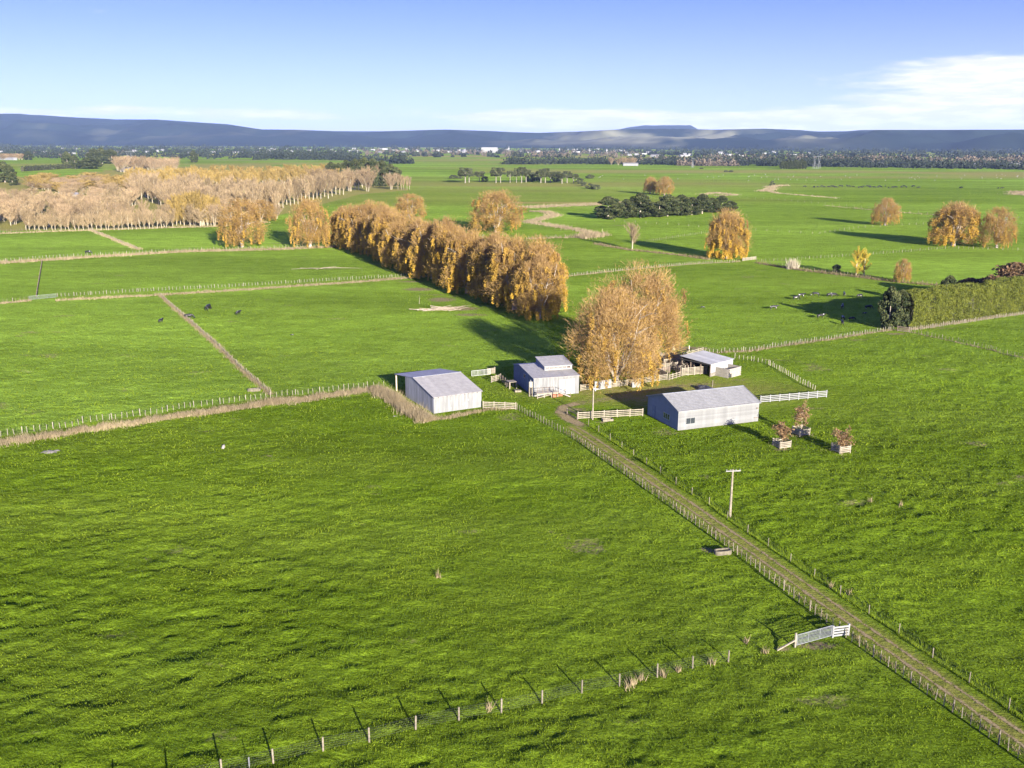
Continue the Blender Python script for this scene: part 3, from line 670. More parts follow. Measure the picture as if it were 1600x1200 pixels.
# ------------------------------------------------------------------ buildings
def wave_sheet(nm, p00, p10, p11, p01, m, waves=5, amp=.018, th=.03):
    """a corrugated sheet between four corners, ridges running p00->p01; closed behind"""
    P = [Vector(p) for p in (p00, p10, p11, p01)]; n = (P[1]-P[0]).cross(P[3]-P[0]).normalized(); v = []; k = waves*2
    for i in range(k+1):
        t = i/k; o = n*(amp if i % 2 else -amp)
        v += [P[0].lerp(P[1], t)+o, P[3].lerp(P[2], t)+o]
    b = n*-(th+amp); v += [P[0]+b, P[1]+b, P[2]+b, P[3]+b]; q = 2*(k+1)
    f = [(2*i, 2*i+2, 2*i+3, 2*i+1) for i in range(k)]+[(q, q+3, q+2, q+1)]
    f += [(0, 1, q+3, q), (2*k, q+1, q+2, 2*k+1)]
    f += [tuple([q, q+1]+[2*i for i in range(k, -1, -1)]), tuple([q+2, q+3]+[2*i+1 for i in range(k+1)])]
    me = bpy.data.meshes.new(nm); me.from_pydata([tuple(x) for x in v], [], f); me.materials.append(m); me.update(); return me
def sheets(nm, parent, a, b, top, m, w=.8, waves=5, amp=.018, lift=0):
    """row of sheets from a to b (points), top(t) -> (low point, high point)"""
    A, B = Vector(a), Vector(b); n = max(1, round((B-A).length/w)); g = .004
    for i in range(n):
        l0, h0 = top(i/n); l1, h1 = top((i+1)/n); l0, h0, l1, h1 = map(Vector, (l0, h0, l1, h1)); s = (l1-l0).normalized()*g
        o = rng.normal(0, .004)
        obj(nm, wave_sheet(nm, l0+s, l1-s, h1-s, h0+s, m, waves, amp), parent)
def rectsheets(nm, parent, a, b, z0, z1, m, w=.8, **k):
    A, B = Vector((*a, 0)), Vector((*b, 0))
    def top(t):
        p = A.lerp(B, t); return (p.x, p.y, z0), (p.x, p.y, z1(t) if callable(z1) else z1)
    sheets(nm, parent, A, B, top, m, w, **k)
def roofslope(nm, parent, x0, x1, yl, zl, yh, zh, m, w=.8, **k):
    """sheets laid side by side along x, from low edge yl to high edge yh; normal up"""
    if yh > yl: sheets(nm, parent, (x0, 0, 0), (x1, 0, 0), lambda t: ((x0+(x1-x0)*t, yl, zl), (x0+(x1-x0)*t, yh, zh)), m, w, **k)
    else: sheets(nm, parent, (x1, 0, 0), (x0, 0, 0), lambda t: ((x1+(x0-x1)*t, yl, zl), (x1+(x0-x1)*t, yh, zh)), m, w, **k)
def base(px, py): p = G(px, py); return (p[0], p[1], 0)

# long grey shed on the right: horizontal lap boards, tiled-look metal roof
W, D, EH, RH = 15.4, 10.0, 3.3, 4.85
s = thing('long_shed', 'long pale grey weatherboard shed with a gabled grey roof nearest the track', 'shed', base(1059, 672.8), R(21.3))
def lap(x0, y0, x1, y1, z0, topf, nb, nrm, m, nm='weatherboard'):
    me_cnt = 0; H_ = (topf-z0)/nb
    L_ = math.hypot(x1-x0, y1-y0)
    b = MB(); b.poly([(0, 0, 0), (L_, 0, 0), (L_, .012, H_), (0, .012, H_)]).poly([(0, 0, 0), (0, .05, 0), (L_, .05, 0), (L_, 0, 0)]).poly([(0, .05, 0), (0, .05, H_), (L_, .05, H_), (L_, .05, 0)]).poly([(0, .012, H_), (L_, .012, H_), (L_, .05, H_), (0, .05, H_)])
    me = b.mesh(nm, m)
    for i in range(nb): obj(nm, me, s, (x0, y0-(.0 if i % 1 == 0 else 0), z0+i*H_), math.atan2(y1-y0, x1-x0))
bm_ = mat('painted_lap_board', (.158, .158, .153), .7, .09, 1.2, objvar=.12)
bm_side = bm_
lap(0, 0, W, 0, .05, EH, 13, None, bm_)
lap(0, D, 0, 0, .05, EH, 13, None, mat('blue_grey_board', (.15, .175, .21), .7, .05, .9, objvar=.05))
gm = MB(); gm.hexa([(.02, .02, EH), (.06, .02, EH), (.06, D-.02, EH), (.02, D-.02, EH), (.02, D/2-.02, RH-.08), (.06, D/2-.02, RH-.08), (.06, D/2+.02, RH-.08), (.02, D/2+.02, RH-.08)]); gm.obj('gable', mat('blue_grey_board', (.15, .175, .21)), s)
gm = MB(); gm.hexa([(W-.06, .02, .05), (W-.02, .02, .05), (W-.02, D-.02, .05), (W-.06, D-.02, .05), (W-.06, .02, EH), (W-.02, .02, EH), (W-.02, D-.02, EH), (W-.06, D-.02, EH)])
gm.hexa([(W-.06, .02, EH), (W-.02, .02, EH), (W-.02, D-.02, EH), (W-.06, D-.02, EH), (W-.06, D/2-.02, RH-.08), (W-.02, D/2-.02, RH-.08), (W-.02, D/2+.02, RH-.08), (W-.06, D/2+.02, RH-.08)])
gm.box(.07, D-.08, .05, W-.07, D-.03, EH-.02); gm.obj('back_wall', paint_wall, s)
o_ = .18
roofslope('roof_sheet', s, -o_, W+o_, -o_, EH-.02, D/2, RH+.03, tile_grey, .78, waves=3, amp=.012)
roofslope('roof_sheet', s, -o_, W+o_, D+o_, EH-.02, D/2, RH+.03, tile_grey, .78, waves=3, amp=.012)
lb = MB()
sl = (RH+.05-EH)/(D/2+o_)
for i in range(1, 13):
    y = -o_+(D/2+o_)*i/13; z = EH+.0+sl*(y+o_)+.022; lb.box(-o_, y-.02, z-.02, W+o_, y+.02, z+.012)
lb.obj('roof_lap', mat('roof_lap_shade', (.19, .20, .22), .6, .1), s, kind='stuff')
MB().box(-o_-.02, D/2-.12, RH+.03, W+o_+.02, D/2+.12, RH+.08).obj('ridge_cap', galv, s)
b = MB()
for x in (-o_-.05, W+o_+.01): b.bar((x, -o_-.02, EH-.03), (x, D/2, RH+.05), .05, .16).bar((x, D/2, RH+.05), (x, D+o_, EH-.03), .05, .16)
b.obj('barge_board', trim, s)
MB().box(-o_, -o_-.12, EH-.14, W+o_, -o_, EH-.02).obj('gutter', trim, s)
MB().box(-.03, -.03, .02, .04, .0, EH-.03).obj('corner_board', trim, s)
def window(parent, x, z, w, h, n, on='front', frame=None, y=0.):
    f = MB(); fr = frame or trim
    def bx(b, a0, z0, a1, z1, d0, d1):
        if on == 'front': b.box(a0, y-d1, z0, a1, y-d0, z1)
        else: b.box(-d1, a0, z0, -d0, a1, z1)
    bx(f, x-.05, z-.05, x+w+.05, z, .0, .07); bx(f, x-.05, z+h, x+w+.05, z+h+.05, .0, .07)
    for i in range(n+1):
        c = x+w*i/n; bx(f, c-.025, z, c+.025, z+h, .0, .065)
    fo = f.obj('window', fr, parent)
    for i in range(n):
        g = MB(); bx(g, x+w*i/n+.03, z+.005, x+w*(i+1)/n-.03, z+h-.005, .005, .03); g.obj('pane', glass, fo)
window(s, 1.45, .95, 1.65, .95, 2)
window(s, 2.7, 1.0, 1.9, .9, 3, on='side', frame=mat('green_frame', (.30, .33, .28)))
d = MB().box(-.06, 7.4, .08, -.01, 8.3, 2.15).obj('door', mat('dark_blue_door', (.10, .13, .19), .6), s); MB().box(-.1, 7.5, 1.0, -.065, 7.6, 1.08).obj('handle', galv, d)
b = MB().box(W-.9, -.12, .62, W-.1, -.02, .72); b.obj('tap_shelf', wood_dark, s)
MB().box(W-.5, -.13, 2.2, W-.2, -.02, 2.4).obj('vent', wood_dark, s)
MB().box(-.02, -.02, -.15, W+.02, D+.02, .05).obj('foundation', concrete, s)
MB().box(.07, .07, .06, W-.1, D-.12, .12).obj('floor', dark_in, s)

# white shed on the left: zinc sheets, open bay at the back
W, D = 9.1, 18.0
s = thing('zinc_shed', 'white zinc shed with a long pale roof and an open bay at its back', 'shed', base(678, 646.6), R(28.5))
E0, RY, RZ, WY, EY, EZ = 2.95, 8.8, 4.45, 12.7, 17.9, 3.15
zroof = lambda y: E0+(RZ-E0)*y/RY if y < RY else RZ+(EZ-RZ)*(y-RY)/(EY-RY)
rectsheets('wall_sheet', s, (0, 0), (W, 0), .03, E0-.06, zinc_wall)
rectsheets('side_sheet', s, (0, WY), (0, 0), .03, lambda t: zroof(WY*(1-t))-.06, zinc_side, waves=4)
rectsheets('side_sheet', s, (W, 0), (W, WY), .03, lambda t: zroof(WY*t)-.06, zinc_side, waves=4, w=1.2)
MB().box(.05, WY-.06, .03, W-.05, WY, 3.9).obj('back_wall', zinc_side, s)
roofslope('roof_sheet', s, -.12, W+.2, -.2, E0-.03, RY, RZ, galv_roof, waves=5)
roofslope('roof_sheet', s, -.12, W+.2, EY, EZ, RY, RZ, galv_roof, waves=5)
MB().box(-.14, RY-.16, RZ+.015, W+.22, RY+.16, RZ+.05).obj('ridge_cap', galv, s)
for x in (.1, W/2, W-.1):
    b = MB(); b.box(-.11, -.11, -.1, .11, .11, EZ-.12); b.obj('post', mat('tan_post', (.45, .37, .24), .85), s, loc=(x, EY-.5, 0))
MB().bar((.0, EY-.5, EZ-.08), (W, EY-.5, EZ-.08), .1, .2).obj('beam', wood, s)
b = MB()
for i, x in enumerate(np.linspace(0, W-.1, 12)): b.box(x-.02, -.26, E0-.16, x+.05, -.05, E0-.06)
b.obj('rafter_end', wood_dark, s, kind='stuff')
patch = mat('darker_patch', (.21, .22, .22), .7)
for (x, z, w, h) in ((6.4, 1.55, .28, .3), (5.85, 1.0, .45, .32), (5.95, .35, .4, .5), (2.9, .55, .45, .14), (2.95, .2, .3, .12), (.9, .45, .35, .1), (1.0, 1.5, .3, .07), (2.95, 1.85, .4, .07), (.95, .15, .3, .07), (5.3, .95, .3, .1), (7.6, 1.8, .5, .06), (8.3, .3, .3, .05)):
    MB().box(x, -.03, z, x+w, -.0195, z+h).obj('patch', patch, s)

# clerestory shed in the middle
W, D = 8.8, 12.4
s = thing('clerestory_shed', 'grey shed with a raised clerestory and a ramped timber deck', 'shed', base(833.7, 620), R(17))
E0, RY, RZ, EZ = 3.5, 8.7, 4.15, 3.35
zroof = lambda y: E0+(RZ-E0)*y/RY if y < RY else RZ+(EZ-RZ)*(y-RY)/(D-RY)
rectsheets('wall_sheet', s, (0, 0), (W, 0), .03, E0-.05, zinc_wall)
rectsheets('gable_sheet', s, (0, D), (0, 0), .03, lambda t: zroof(D*(1-t))-.05, paint_blue)
rectsheets('gable_sheet', s, (W, 0), (W, D), .03, lambda t: zroof(D*t)-.05, zinc_side, w=1.2)
MB().box(.05, D-.06, .03, W-.05, D, EZ-.05).obj('back_wall', zinc_side, s)
roofslope('roof_sheet', s, -.15, W+.15, -.2, E0-.02, RY, RZ, galv_roof)
roofslope('roof_sheet', s, -.15, W+.15, D+.2, EZ-.02, RY, RZ, galv_roof)
cx0, cx1, cy0, cy1, ch = 3.4, W+.05, 3.9, 8.7, .78
cl = MB().box(cx0, cy0, zroof(cy0)-.1, cx1, cy0+.06, zroof(cy0)+ch).obj('clerestory', trim, s)
MB().hexa([(cx0, cy0+.07, zroof(cy0)-.1), (cx0+.05, cy0+.07, zroof(cy0)-.1), (cx0+.05, cy1+.3, zroof(cy1)-.2), (cx0, cy1+.3, zroof(cy1)-.2), (cx0, cy0+.07, zroof(cy0)+ch), (cx0+.05, cy0+.07, zroof(cy0)+ch), (cx0+.05, cy1+.3, zroof(cy1)+ch+.3), (cx0, cy1+.3, zroof(cy1)+ch+.3)]).obj('side_panel', paint_blue, cl)
MB().hexa([(cx1-.05, cy0+.07, zroof(cy0)-.1), (cx1, cy0+.07, zroof(cy0)-.1), (cx1, cy1+.3, zroof(cy1)-.2), (cx1-.05, cy1+.3, zroof(cy1)-.2), (cx1-.05, cy0+.07, zroof(cy0)+ch), (cx1, cy0+.07, zroof(cy0)+ch), (cx1, cy1+.3, zroof(cy1)+ch+.3), (cx1-.05, cy1+.3, zroof(cy1)+ch+.3)]).obj('side_panel', paint_blue, cl)
MB().box(cx0+.06, cy1+.24, zroof(cy1)-.2, cx1-.06, cy1+.3, zroof(cy1)+ch+.25).obj('back_panel', zinc_side, cl)
roofslope('clerestory_roof_sheet', s, cx0-.15, cx1+.15, cy0-.2, zroof(cy0)+ch+.03, cy1+.5, zroof(cy1)+ch+.38, galv_roof)
for i in range(6):
    x = cx0+.25+i*.83; f = MB().box(x, cy0-.03, zroof(cy0)+.22, x+.7, cy0-.005, zroof(cy0)+.58).obj('window', mat('brown_frame', (.22, .13, .09)), s)
    MB().box(x+.05, cy0-.04, zroof(cy0)+.27, x+.65, cy0-.032, zroof(cy0)+.53).obj('pane', glass, f)
window(s, 5.0, 2.3, .9, .75, 1, on='side', frame=galv)
for (x, w, h) in ((4.9, 1.1, 2.9), (6.2, 1.7, 2.95)):
    d = MB(); d.box(x, -.075, .12, x+w, -.025, h); do = d.obj('door', mat('weathered_door', (.27, .28, .28), .7, .12, 1.0), s)
    e = MB(); e.box(x, -.09, h, x+w, -.02, h+.06); e.obj('track_rail', wood_dark, do)
# deck, ramp and handrail
deckm = mat('deck_board', (.30, .27, .23), .85, .15, 3, objvar=.1)
db = MB().box(0, -1.45, .95, .15, -.06, 1.0).mesh('deck_board', deckm)
for i in range(24): obj('deck_board', db, s, (.15+i*.17, 0, 0))
for x in (.2, 1.5, 2.9, 4.1):
    MB().box(x, -1.45, -.05, x+.12, -1.33, .94).obj('deck_post', white_rail, s)
MB().box(.1, -1.5, .7, 4.25, -1.456, .9).obj('deck_beam', white_rail, s)
MB().bar((.2, -1.5, .15), (2.9, -1.5, .6), .05, .12).obj('deck_brace', white_rail, s)
for x in (.2, 1.2, 2.2, 3.3): MB().box(x, -1.44, 1.01, x+.07, -1.37, 1.95).obj('handrail_post', wood_dark, s)
MB().bar((.2, -1.4, 1.95), (3.37, -1.4, 1.95), .07).obj('handrail', wood_dark, s)
MB().bar((.2, -1.4, 1.5), (3.37, -1.4, 1.5), .05).obj('handrail', wood_dark, s)
rp = MB(); rp.hexa([(4.25, -1.4, .82), (6.3, -1.9, .0), (6.3, -.8, .0), (4.25, -.2, .82), (4.25, -1.4, .95), (6.5, -1.95, .08), (6.5, -.8, .08), (4.25, -.2, .95)]); rp.obj('ramp', deckm, s)
for k, x in enumerate((4.3, 5.3, 6.4)):
    z = .95-.87*(x-4.25)/2.25; MB().box(x, -1.5-.24*(x-4.3), z-.1, x+.07, -1.43-.24*(x-4.3), z+1.0).obj('handrail_post', wood_dark, s)
MB().bar((4.3, -1.46, 1.93), (6.43, -1.97, 1.05), .07).obj('handrail', wood_dark, s)
MB().box(3.1, -1.44, .02, 3.9, -.9, .55).obj('red_crate', rust, s)
MB().box(4.3, -1.1, .02, 5.2, -.5, .4).obj('red_crate', rust, s)
# tank on its stand at the corner, platform, low rail by the blue gable
p = G(829, 619); t = thing('water_tank', 'small pale tank on a tall stand at the blue gable corner', 'tank', (p[0], p[1], 0), R(17))
MB().tube([(0, 0, 1.75), (0, 0, 2.7), (0, 0, 2.78)], [.36, .36, .2], 14).obj('drum', mat('tank_cream', (.33, .31, .25), .6), t, smooth=False)
for dx, dy in ((-.25, -.25), (.25, -.25), (.25, .25), (-.25, .25)): MB().box(dx-.05, dy-.05, -.05, dx+.05, dy+.05, 1.74).obj('leg', white_rail, t)
MB().tube([(0, 0, 2.78), (0, 0, 3.1)], [.04, .04], 6).obj('pipe', galv, t)
p = G(799, 606); t = thing('loading_platform', 'small raised timber platform left of the blue gable', 'platform', (p[0], p[1], 0), R(25))
MB().box(-.8, -.8, 1.25, .8, .8, 1.33).obj('top', white_rail, t)
for dx in (-.7, .7):
    for dy in (-.7, .7): MB().box(dx-.08, dy-.08, -.05, dx+.08, dy+.08, 1.24).obj('leg', white_rail, t)
p = G(809, 612); t = thing('timber_pallet', 'low weathered pallet stack beside the raised timber platform', 'pallet', (p[0], p[1], 0), R(10))
for k in range(6): MB().box(-.6+k*.2, -.5, .32, -.45+k*.2, .5, .36).obj('slat', wood, t)
for dy in (-.45, 0, .4): MB().box(-.6, dy, .0, .6, dy+.1, .31).obj('bearer', wood, t)

# small yard shed, open on the cattle-yard side
W, D = 7.3, 7.4
s = thing('yard_shed', 'small skillion-roofed shed open to the cattle yard, with concrete pens in front', 'shed', (39.4, 182.7, 0), R(41.5))
z0_, z1_ = 2.6, 3.05
rectsheets('wall_sheet', s, (0, 0), (W, 0), .75, z0_-.05, mat('white_wall_sheet', (.25, .25, .245), .6, .05, objvar=.03), waves=4)
MB().box(0, -.02, -.05, W, .1, .74).obj('plinth', concrete, s)
rectsheets('side_sheet', s, (W, 0), (W, D), .03, lambda t: z0_+(z1_-z0_)*t-.05, zinc_side, w=1.2)
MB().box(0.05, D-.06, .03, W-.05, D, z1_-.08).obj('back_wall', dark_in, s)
sheets('roof_sheet', s, (-.3, 0, 0), (W+.2, 0, 0), lambda t: ((-.3+(W+.5)*t, -.2, z0_), (-.3+(W+.5)*t, D+.2, z1_)), mat('pale_roof_sheet', (.31, .31, .30), .5, .06, 1.2, objvar=.14), 1.25, waves=7)
MB().box(-.35, -.15, z0_-.25, -.3, D+.1, z0_-.02).obj('fascia', dark_in, s)
for y in (.1, 2.5, 5, 7.2): MB().box(-.08, y-.08, -.05, .08, y+.08, z0_-.05).obj('post', wood_dark, s)
blk = mat('concrete_block', (.27, .245, .20), .9, .12, 2, objvar=.12)
bmz = MB().box(0, 0, 0, .385, .14, .185).mesh('concrete_block', blk)
def blockwall(x0, y0, ang, n, rows, skip=()):
    for r_ in range(rows):
        for i in range(n):
            if (r_, i) in skip: continue
            ox = (i+(.5 if r_ % 2 else 0))*.4
            if ox+.4 > n*.4+.01: continue
            obj('concrete_block', bmz, s, (x0+ox*cos(ang), y0+ox*sin(ang), .0+r_*.2), ang)
blockwall(1.7, -3.1, pi/2, 8, 9)
blockwall(1.85, -3.1, 0, 10, 9, skip={(0, 0), (0, 1), (1, 0), (1, 1), (2, 0), (2, 1), (3, 0), (3, 1), (4, 0)})
blockwall(5.8, -3.1, pi/2, 8, 9)
blockwall(4.0, -3.0, pi/2, 6, 7)
MB().box(1.9, -2.9, .0, 2.7, -2.86, .95).obj('door', rubber, s)

# ------------------------------------------------------------------ poles
p = G(1140.7, 802.5); t = thing('power_pole', 'tapered timber power pole with a single crossarm beside the farm track', 'power pole', (p[0], p[1], zg(p)), R(8))
MB().tube([(0, 0, -.3), (0, 0, .5), (0, 0, 6.35)], [.22, .17, .11], 10).obj('pole', wood, t)
MB().box(-.95, -.2, 6.12, .95, -.1, 6.24).obj('crossarm', mat('grey_crossarm', (.22, .21, .19), .8), t)
for x in (-.85, -.35, .35, .85): MB().tube([(x, -.15, 6.24), (x, -.15, 6.36), (x, -.15, 6.42)], [.03, .05, .03], 6).obj('insulator', trim, t)
p = G(926, 656); t = thing('yard_pole', 'slim pale pole standing at the rail fence in front of the sheds', 'pole', (p[0], p[1], zg(p)))
MB().tube([(0, 0, -.3), (0, 0, 5.75)], [.13, .09], 8).obj('pole', white_rail, t)
MB().box(-.05, -.16, 5.3, .3, -.09, 5.42).obj('bracket', galv, t)
MB().tube([(.3, -.12, 5.3), (.3, -.12, 5.0)], [.08, .12], 8).obj('lamp_shade', galv, t)

# ------------------------------------------------------------------ small yard things
a, b_ = G(929, 610.5), G(955, 606.5); d = b_-a
t = thing('tin_windbreak', 'free-standing white corrugated tin panel beside the big willow', 'tin panel', (a[0], a[1], 0), math.atan2(d[1], d[0]))
L_ = float(np.hypot(*d)); rectsheets('tin_sheet', t, (0, 0), (L_, 0), .1, 1.75, mat('white_wall_sheet', (.25, .25, .245)), waves=4)
for x in (.1, L_-.1): MB().box(x-.05, .03, -.05, x+.05, .13, 1.7).obj('post', wood, t)
p = G(993, 604.5); o = MB(); o.box(-.8, -.45, -.05, .8, -.4, .75).box(-.8, .4, -.05, .8, .45, .75).box(-.8, -.4, -.05, -.74, .4, .75).box(.74, -.4, -.05, .8, .4, .75).box(-.74, -.4, .0, .74, .4, .1)
t = thing('water_trough', 'white box trough beside the willow trunk', 'trough', (p[0], p[1], 0), R(12)); o.obj('basin', trim, t); MB().box(-.74, -.4, .5, .74, .4, .52).obj('water', glass, t)
def trough(label, p, rz, L_, W_, h, cat='trough'):
    t = thing('concrete_trough', label, cat, (p[0], p[1], zg(p)), rz); n = 20; V = []; Fs = []
    prof = [(1, -.1), (1.03, h*.5), (1, h), (.86, h), (.80, h*.25)]
    for (s_, z) in prof:
        for j in range(n):
            a = 2*pi*j/n; ex = 2/3.2; cx = math.copysign(abs(cos(a))**ex, cos(a)); sx = math.copysign(abs(sin(a))**ex, sin(a))
            ins = (1-s_)*L_*.5 if s_ < 1 else 0
            V.append(((L_/2-ins)*cx*(s_ if s_ > 1 else 1), (W_/2-ins)*sx*(s_ if s_ > 1 else 1), z))
    for k in range(len(prof)-1):
        for j in range(n): Fs.append((k*n+j, k*n+(j+1) % n, (k+1)*n+(j+1) % n, (k+1)*n+j))
    Fs.append(tuple((len(prof)-1)*n+j for j in range(n)))
    b = MB(); b.v = V; b.f = Fs; b.obj('basin', mat('mossy_concrete', (.105, .092, .062), .9, .2, 3), t, smooth=False)
    w = MB(); w.poly([((L_/2*.84)*cos(2*pi*j/n), (W_/2*.74)*sin(2*pi*j/n), h*.55) for j in range(n)]); w.obj('water', mat('trough_water', (.05, .06, .03), .1), t)
    return t
trough('oval concrete water trough beside the battened track fence', G(1129, 866), R(14), 2.0, .95, .42)
trough('pale concrete trough at the foot of the left paddock fence', G(397, 611), R(20), 2.4, 1.0, .45)
p = G(949, 657.5); t = thing('timber_trough', 'low square timber trough in the grass below the pole rail fence', 'trough', (p[0], p[1], 0), R(12))
MB().box(-.9, -.5, 0, -.8, .5, .4).box(.8, -.5, 0, .9, .5, .4).obj('end_board', wood, t); MB().box(-.8, -.5, 0, .8, -.42, .4).box(-.8, .42, 0, .8, .5, .4).obj('side_board', wood, t)
MB().box(-.8, -.42, .02, .8, .42, .2).obj('soil', dark_in, t)
# dark sheet-covered heap
def lump(name, mesh_name, rx, ry, rz_, m, seed, n=14, k=7, sc_=.25, zoff=-.1):
    V = []; Fs = []
    for i in range(k):
        ph = (pi/2)*i/(k-1)
        for j in range(n):
            a = 2*pi*j/n; q = 1+sc_*(vnoise(np.array([cos(a)*2+seed]), np.array([sin(a)*2+ph*2]), seed)[0]-.5)*2
            V.append((rx*cos(a)*cos(ph)*q, ry*sin(a)*cos(ph)*q, rz_*sin(ph)*q+zoff))
    for i in range(k-1):
        for j in range(n): Fs.append((i*n+j, i*n+(j+1) % n, (i+1)*n+(j+1) % n, (i+1)*n+j))
    b = MB(); b.v = V; b.f = Fs; return b
p = G(1102, 609); o = tag(lump('h', 'h', 2.3, 1.5, .8, rubber, 3).obj('covered_heap', rubber, loc=(p[0], p[1], 0), rz=R(-35)), 'dark plastic-covered heap behind the long grey shed', 'heap')
p = G(1113, 607); t = thing('short_post', 'single short post behind the covered heap', 'post', (p[0], p[1], 0)); obj('post', pm('post', .14, 1.6, wood), t)
p = G(1052, 547.5); o = MB().box(-.35, -.3, 0, .35, .3, 1.5); t = thing('pump_box', 'pale green box standing alone behind the cattle yard', 'box', (p[0], p[1], 0), R(20))
o.obj('cabinet', mat('pale_green', (.42, .48, .36), .7), t); MB().box(-.4, -.35, 1.5, .4, .35, 1.56).obj('lid', galv, t)
p = G(1076.5, 549); t = thing('short_post', 'single yellow-topped marker post by the yard shed', 'post', (p[0], p[1], 0)); obj('post', pm('post', .22, 1.3, mat('cream_post', (.6, .55, .35))), t)
p = G(390, 1202); t = thing('electric_standard', 'white plastic electric fence standard in the foreground fence line', 'fence standard', (p[0], p[1], zg(p)))
MB().tube([(0, 0, -.1), (0, 0, 1.05)], [.02, .015], 6).obj('shaft', trim, t); b = MB()
for k in range(7): b.box(-.05, -.05, .35+k*.1, .05, .05, .38+k*.1)
b.obj('clip', trim, t)

# tree guards with young trees
def sapling(seed, h, w):
    r = np.random.default_rng(seed); b = MB(); C_ = []
    b.tube([(0, 0, -.1), (.05, 0, h*.35), (0, .05, h*.7)], [.07, .05, .02], 6)
    for k in range(16):
        z = h*(.2+.5*r.random()); a = r.uniform(0, 2*pi); l = w*r.uniform(.5, 1.0); e = Vector((cos(a)*l, sin(a)*l, z+h*r.uniform(.05, .3)))
        m_ = Vector((cos(a)*l*.45, sin(a)*l*.45, z+.1)); b.tube([(0, 0, z), m_, e], [.03, .02, .008], 4, cap=False)
        for q in range(70):
            t_ = r.uniform(.3, 1.12); C_.append((Vector((0, 0, z)).lerp(e, t_)+Vector(r.normal(0, .20, 3))))
    return b, np.array([tuple(c) for c in C_])
def leafmesh(nm, C_, size, m, tone=None, D=None, asp=1.6, rnd=.9, seed=0):
    """quads at C_, long axis D blended with noise"""
    r = np.random.default_rng(seed); n = len(C_); Dn = r.normal(0, 1, (n, 3)); Dn /= np.linalg.norm(Dn, axis=1)[:, None]
    if D is not None: Dn = D*(1-rnd)+Dn*rnd; Dn /= np.linalg.norm(Dn, axis=1)[:, None]+1e-9
    Q = r.normal(0, 1, (n, 3)); S = np.cross(Dn, Q); S /= np.linalg.norm(S, axis=1)[:, None]+1e-9
    sz = np.asarray(size)*r.uniform(.65, 1.3, n); a = Dn*(sz*asp/2)[:, None]; s_ = S*(sz/2)[:, None]
    V = np.stack([C_-a, C_+s_*.9-a*.1, C_+a, C_-s_*.9-a*.1], 1).reshape(-1, 3); Fc = np.arange(4*n).reshape(-1, 4)
    tone = r.uniform(0, 1, n) if tone is None else tone
    return mesh_np(nm, V, Fc, m, tone=np.repeat(tone, 4))
brown_leaf = mat('brown_leaf', (.13, .070, .032), .8, .2, 2, col2=(.33, .215, .10), attr='tone', translucent=.3)
bark_tan = mat('pale_bark', (.36, .29, .20), .9, .2, 3)
for i, (x, y, rx, ry_, h, lab) in enumerate(((1227, 700, -9, 0, 3.6, 'young brown-leaved tree in the left slatted guard'), (1257, 682, 0, 0, 4.3, 'taller brown-leaved young tree in the rear slatted guard'), (1320, 709.5, 0, 0, 3.7, 'bushy pale-brown young tree in the right slatted guard'))):
    p = G(x, y); ang = R(21)
    t = thing('tree_guard', ('slatted timber tree guard nearest the long grey shed', 'slatted timber tree guard at the back of the three', 'slatted timber tree guard farthest right of the three')[i], 'tree guard', (p[0], p[1], zg(p)), ang)
    w2 = .95
    for sx in (-1, 1):
        for sy in (0, 2): obj('post', pm('guard_post', .12, 1.25, white_rail, False), t, (sx*w2, sy*w2, 0))
    sm = MB().box(-w2, -.02, 0, w2, .02, .17).mesh('slat', white_rail)
    for k in range(4):
        z = .18+k*.26
        obj('slat', sm, t, (0, -.09, z)); obj('slat', sm, t, (0, 2*w2+.09, z)); obj('slat', sm, t, (-w2-.09, w2, z), pi/2); obj('slat', sm, t, (w2+.09, w2, z), pi/2)
    c, s_ = cos(ang), sin(ang); tx, ty = p[0]-s_*w2, p[1]+c*w2
    q = thing('young_tree', lab, 'tree', (tx, ty, zg((tx, ty)))); b, C_ = sapling(20+i, h*1.18, 1.45)
    b.obj('trunk', bark_tan, q); obj('crown', leafmesh('crown', C_, .17, brown_leaf, seed=i), q)
    P = np.array([[tx, ty]])+rng.normal(0, .9, (160, 2)); blades('dry_grass', P, .4, .05, tan_grass, lean=.8, label='dry grass tangled round the foot of a tree guard')

# ------------------------------------------------------------------ trees
willow_leaf = mat('willow_leaf', (.27, .165, .060), .75, .14, .35, col2=(.56, .365, .050), attr='tone', translucent=.35, spec=.15, objvar=.06)
willow_twig = mat('willow_twig', (.27, .172, .078), .85, .16, .35, col2=(.49, .330, .150), attr='tone', translucent=.15, spec=.1, objvar=.05)
bark = mat('grey_bark', (.27, .23, .18), .95, .25, 2, bump=.4)
bare_twig = mat('bare_twig', (.130, .096, .060), .9, .2, .25, col2=(.345, .252, .135), attr='tone', spec=.1, objvar=.28)
bare_bark = mat('bare_bark', (.27, .235, .165), .9, .15, 2, objvar=.1)
gold_twig = mat('golden_bare_twig', (.185, .130, .045), .85, .16, .4, col2=(.40, .285, .085), attr='tone', translucent=.2, spec=.1, objvar=.2)
pine_leaf = mat('pine_foliage', (.022, .035, .012), .85, .2, .5, col2=(.115, .12, .045), attr='tone', translucent=.1, spec=.2, objvar=.15)
gum_leaf = mat('gum_foliage', (.045, .06, .025), .8, .2, .5, col2=(.15, .15, .07), attr='tone', translucent=.15, objvar=.1)
yellow_leaf = mat('yellow_leaf', (.32, .26, .04), .7, .15, .5, col2=(.60, .45, .05), attr='tone', translucent=.35)
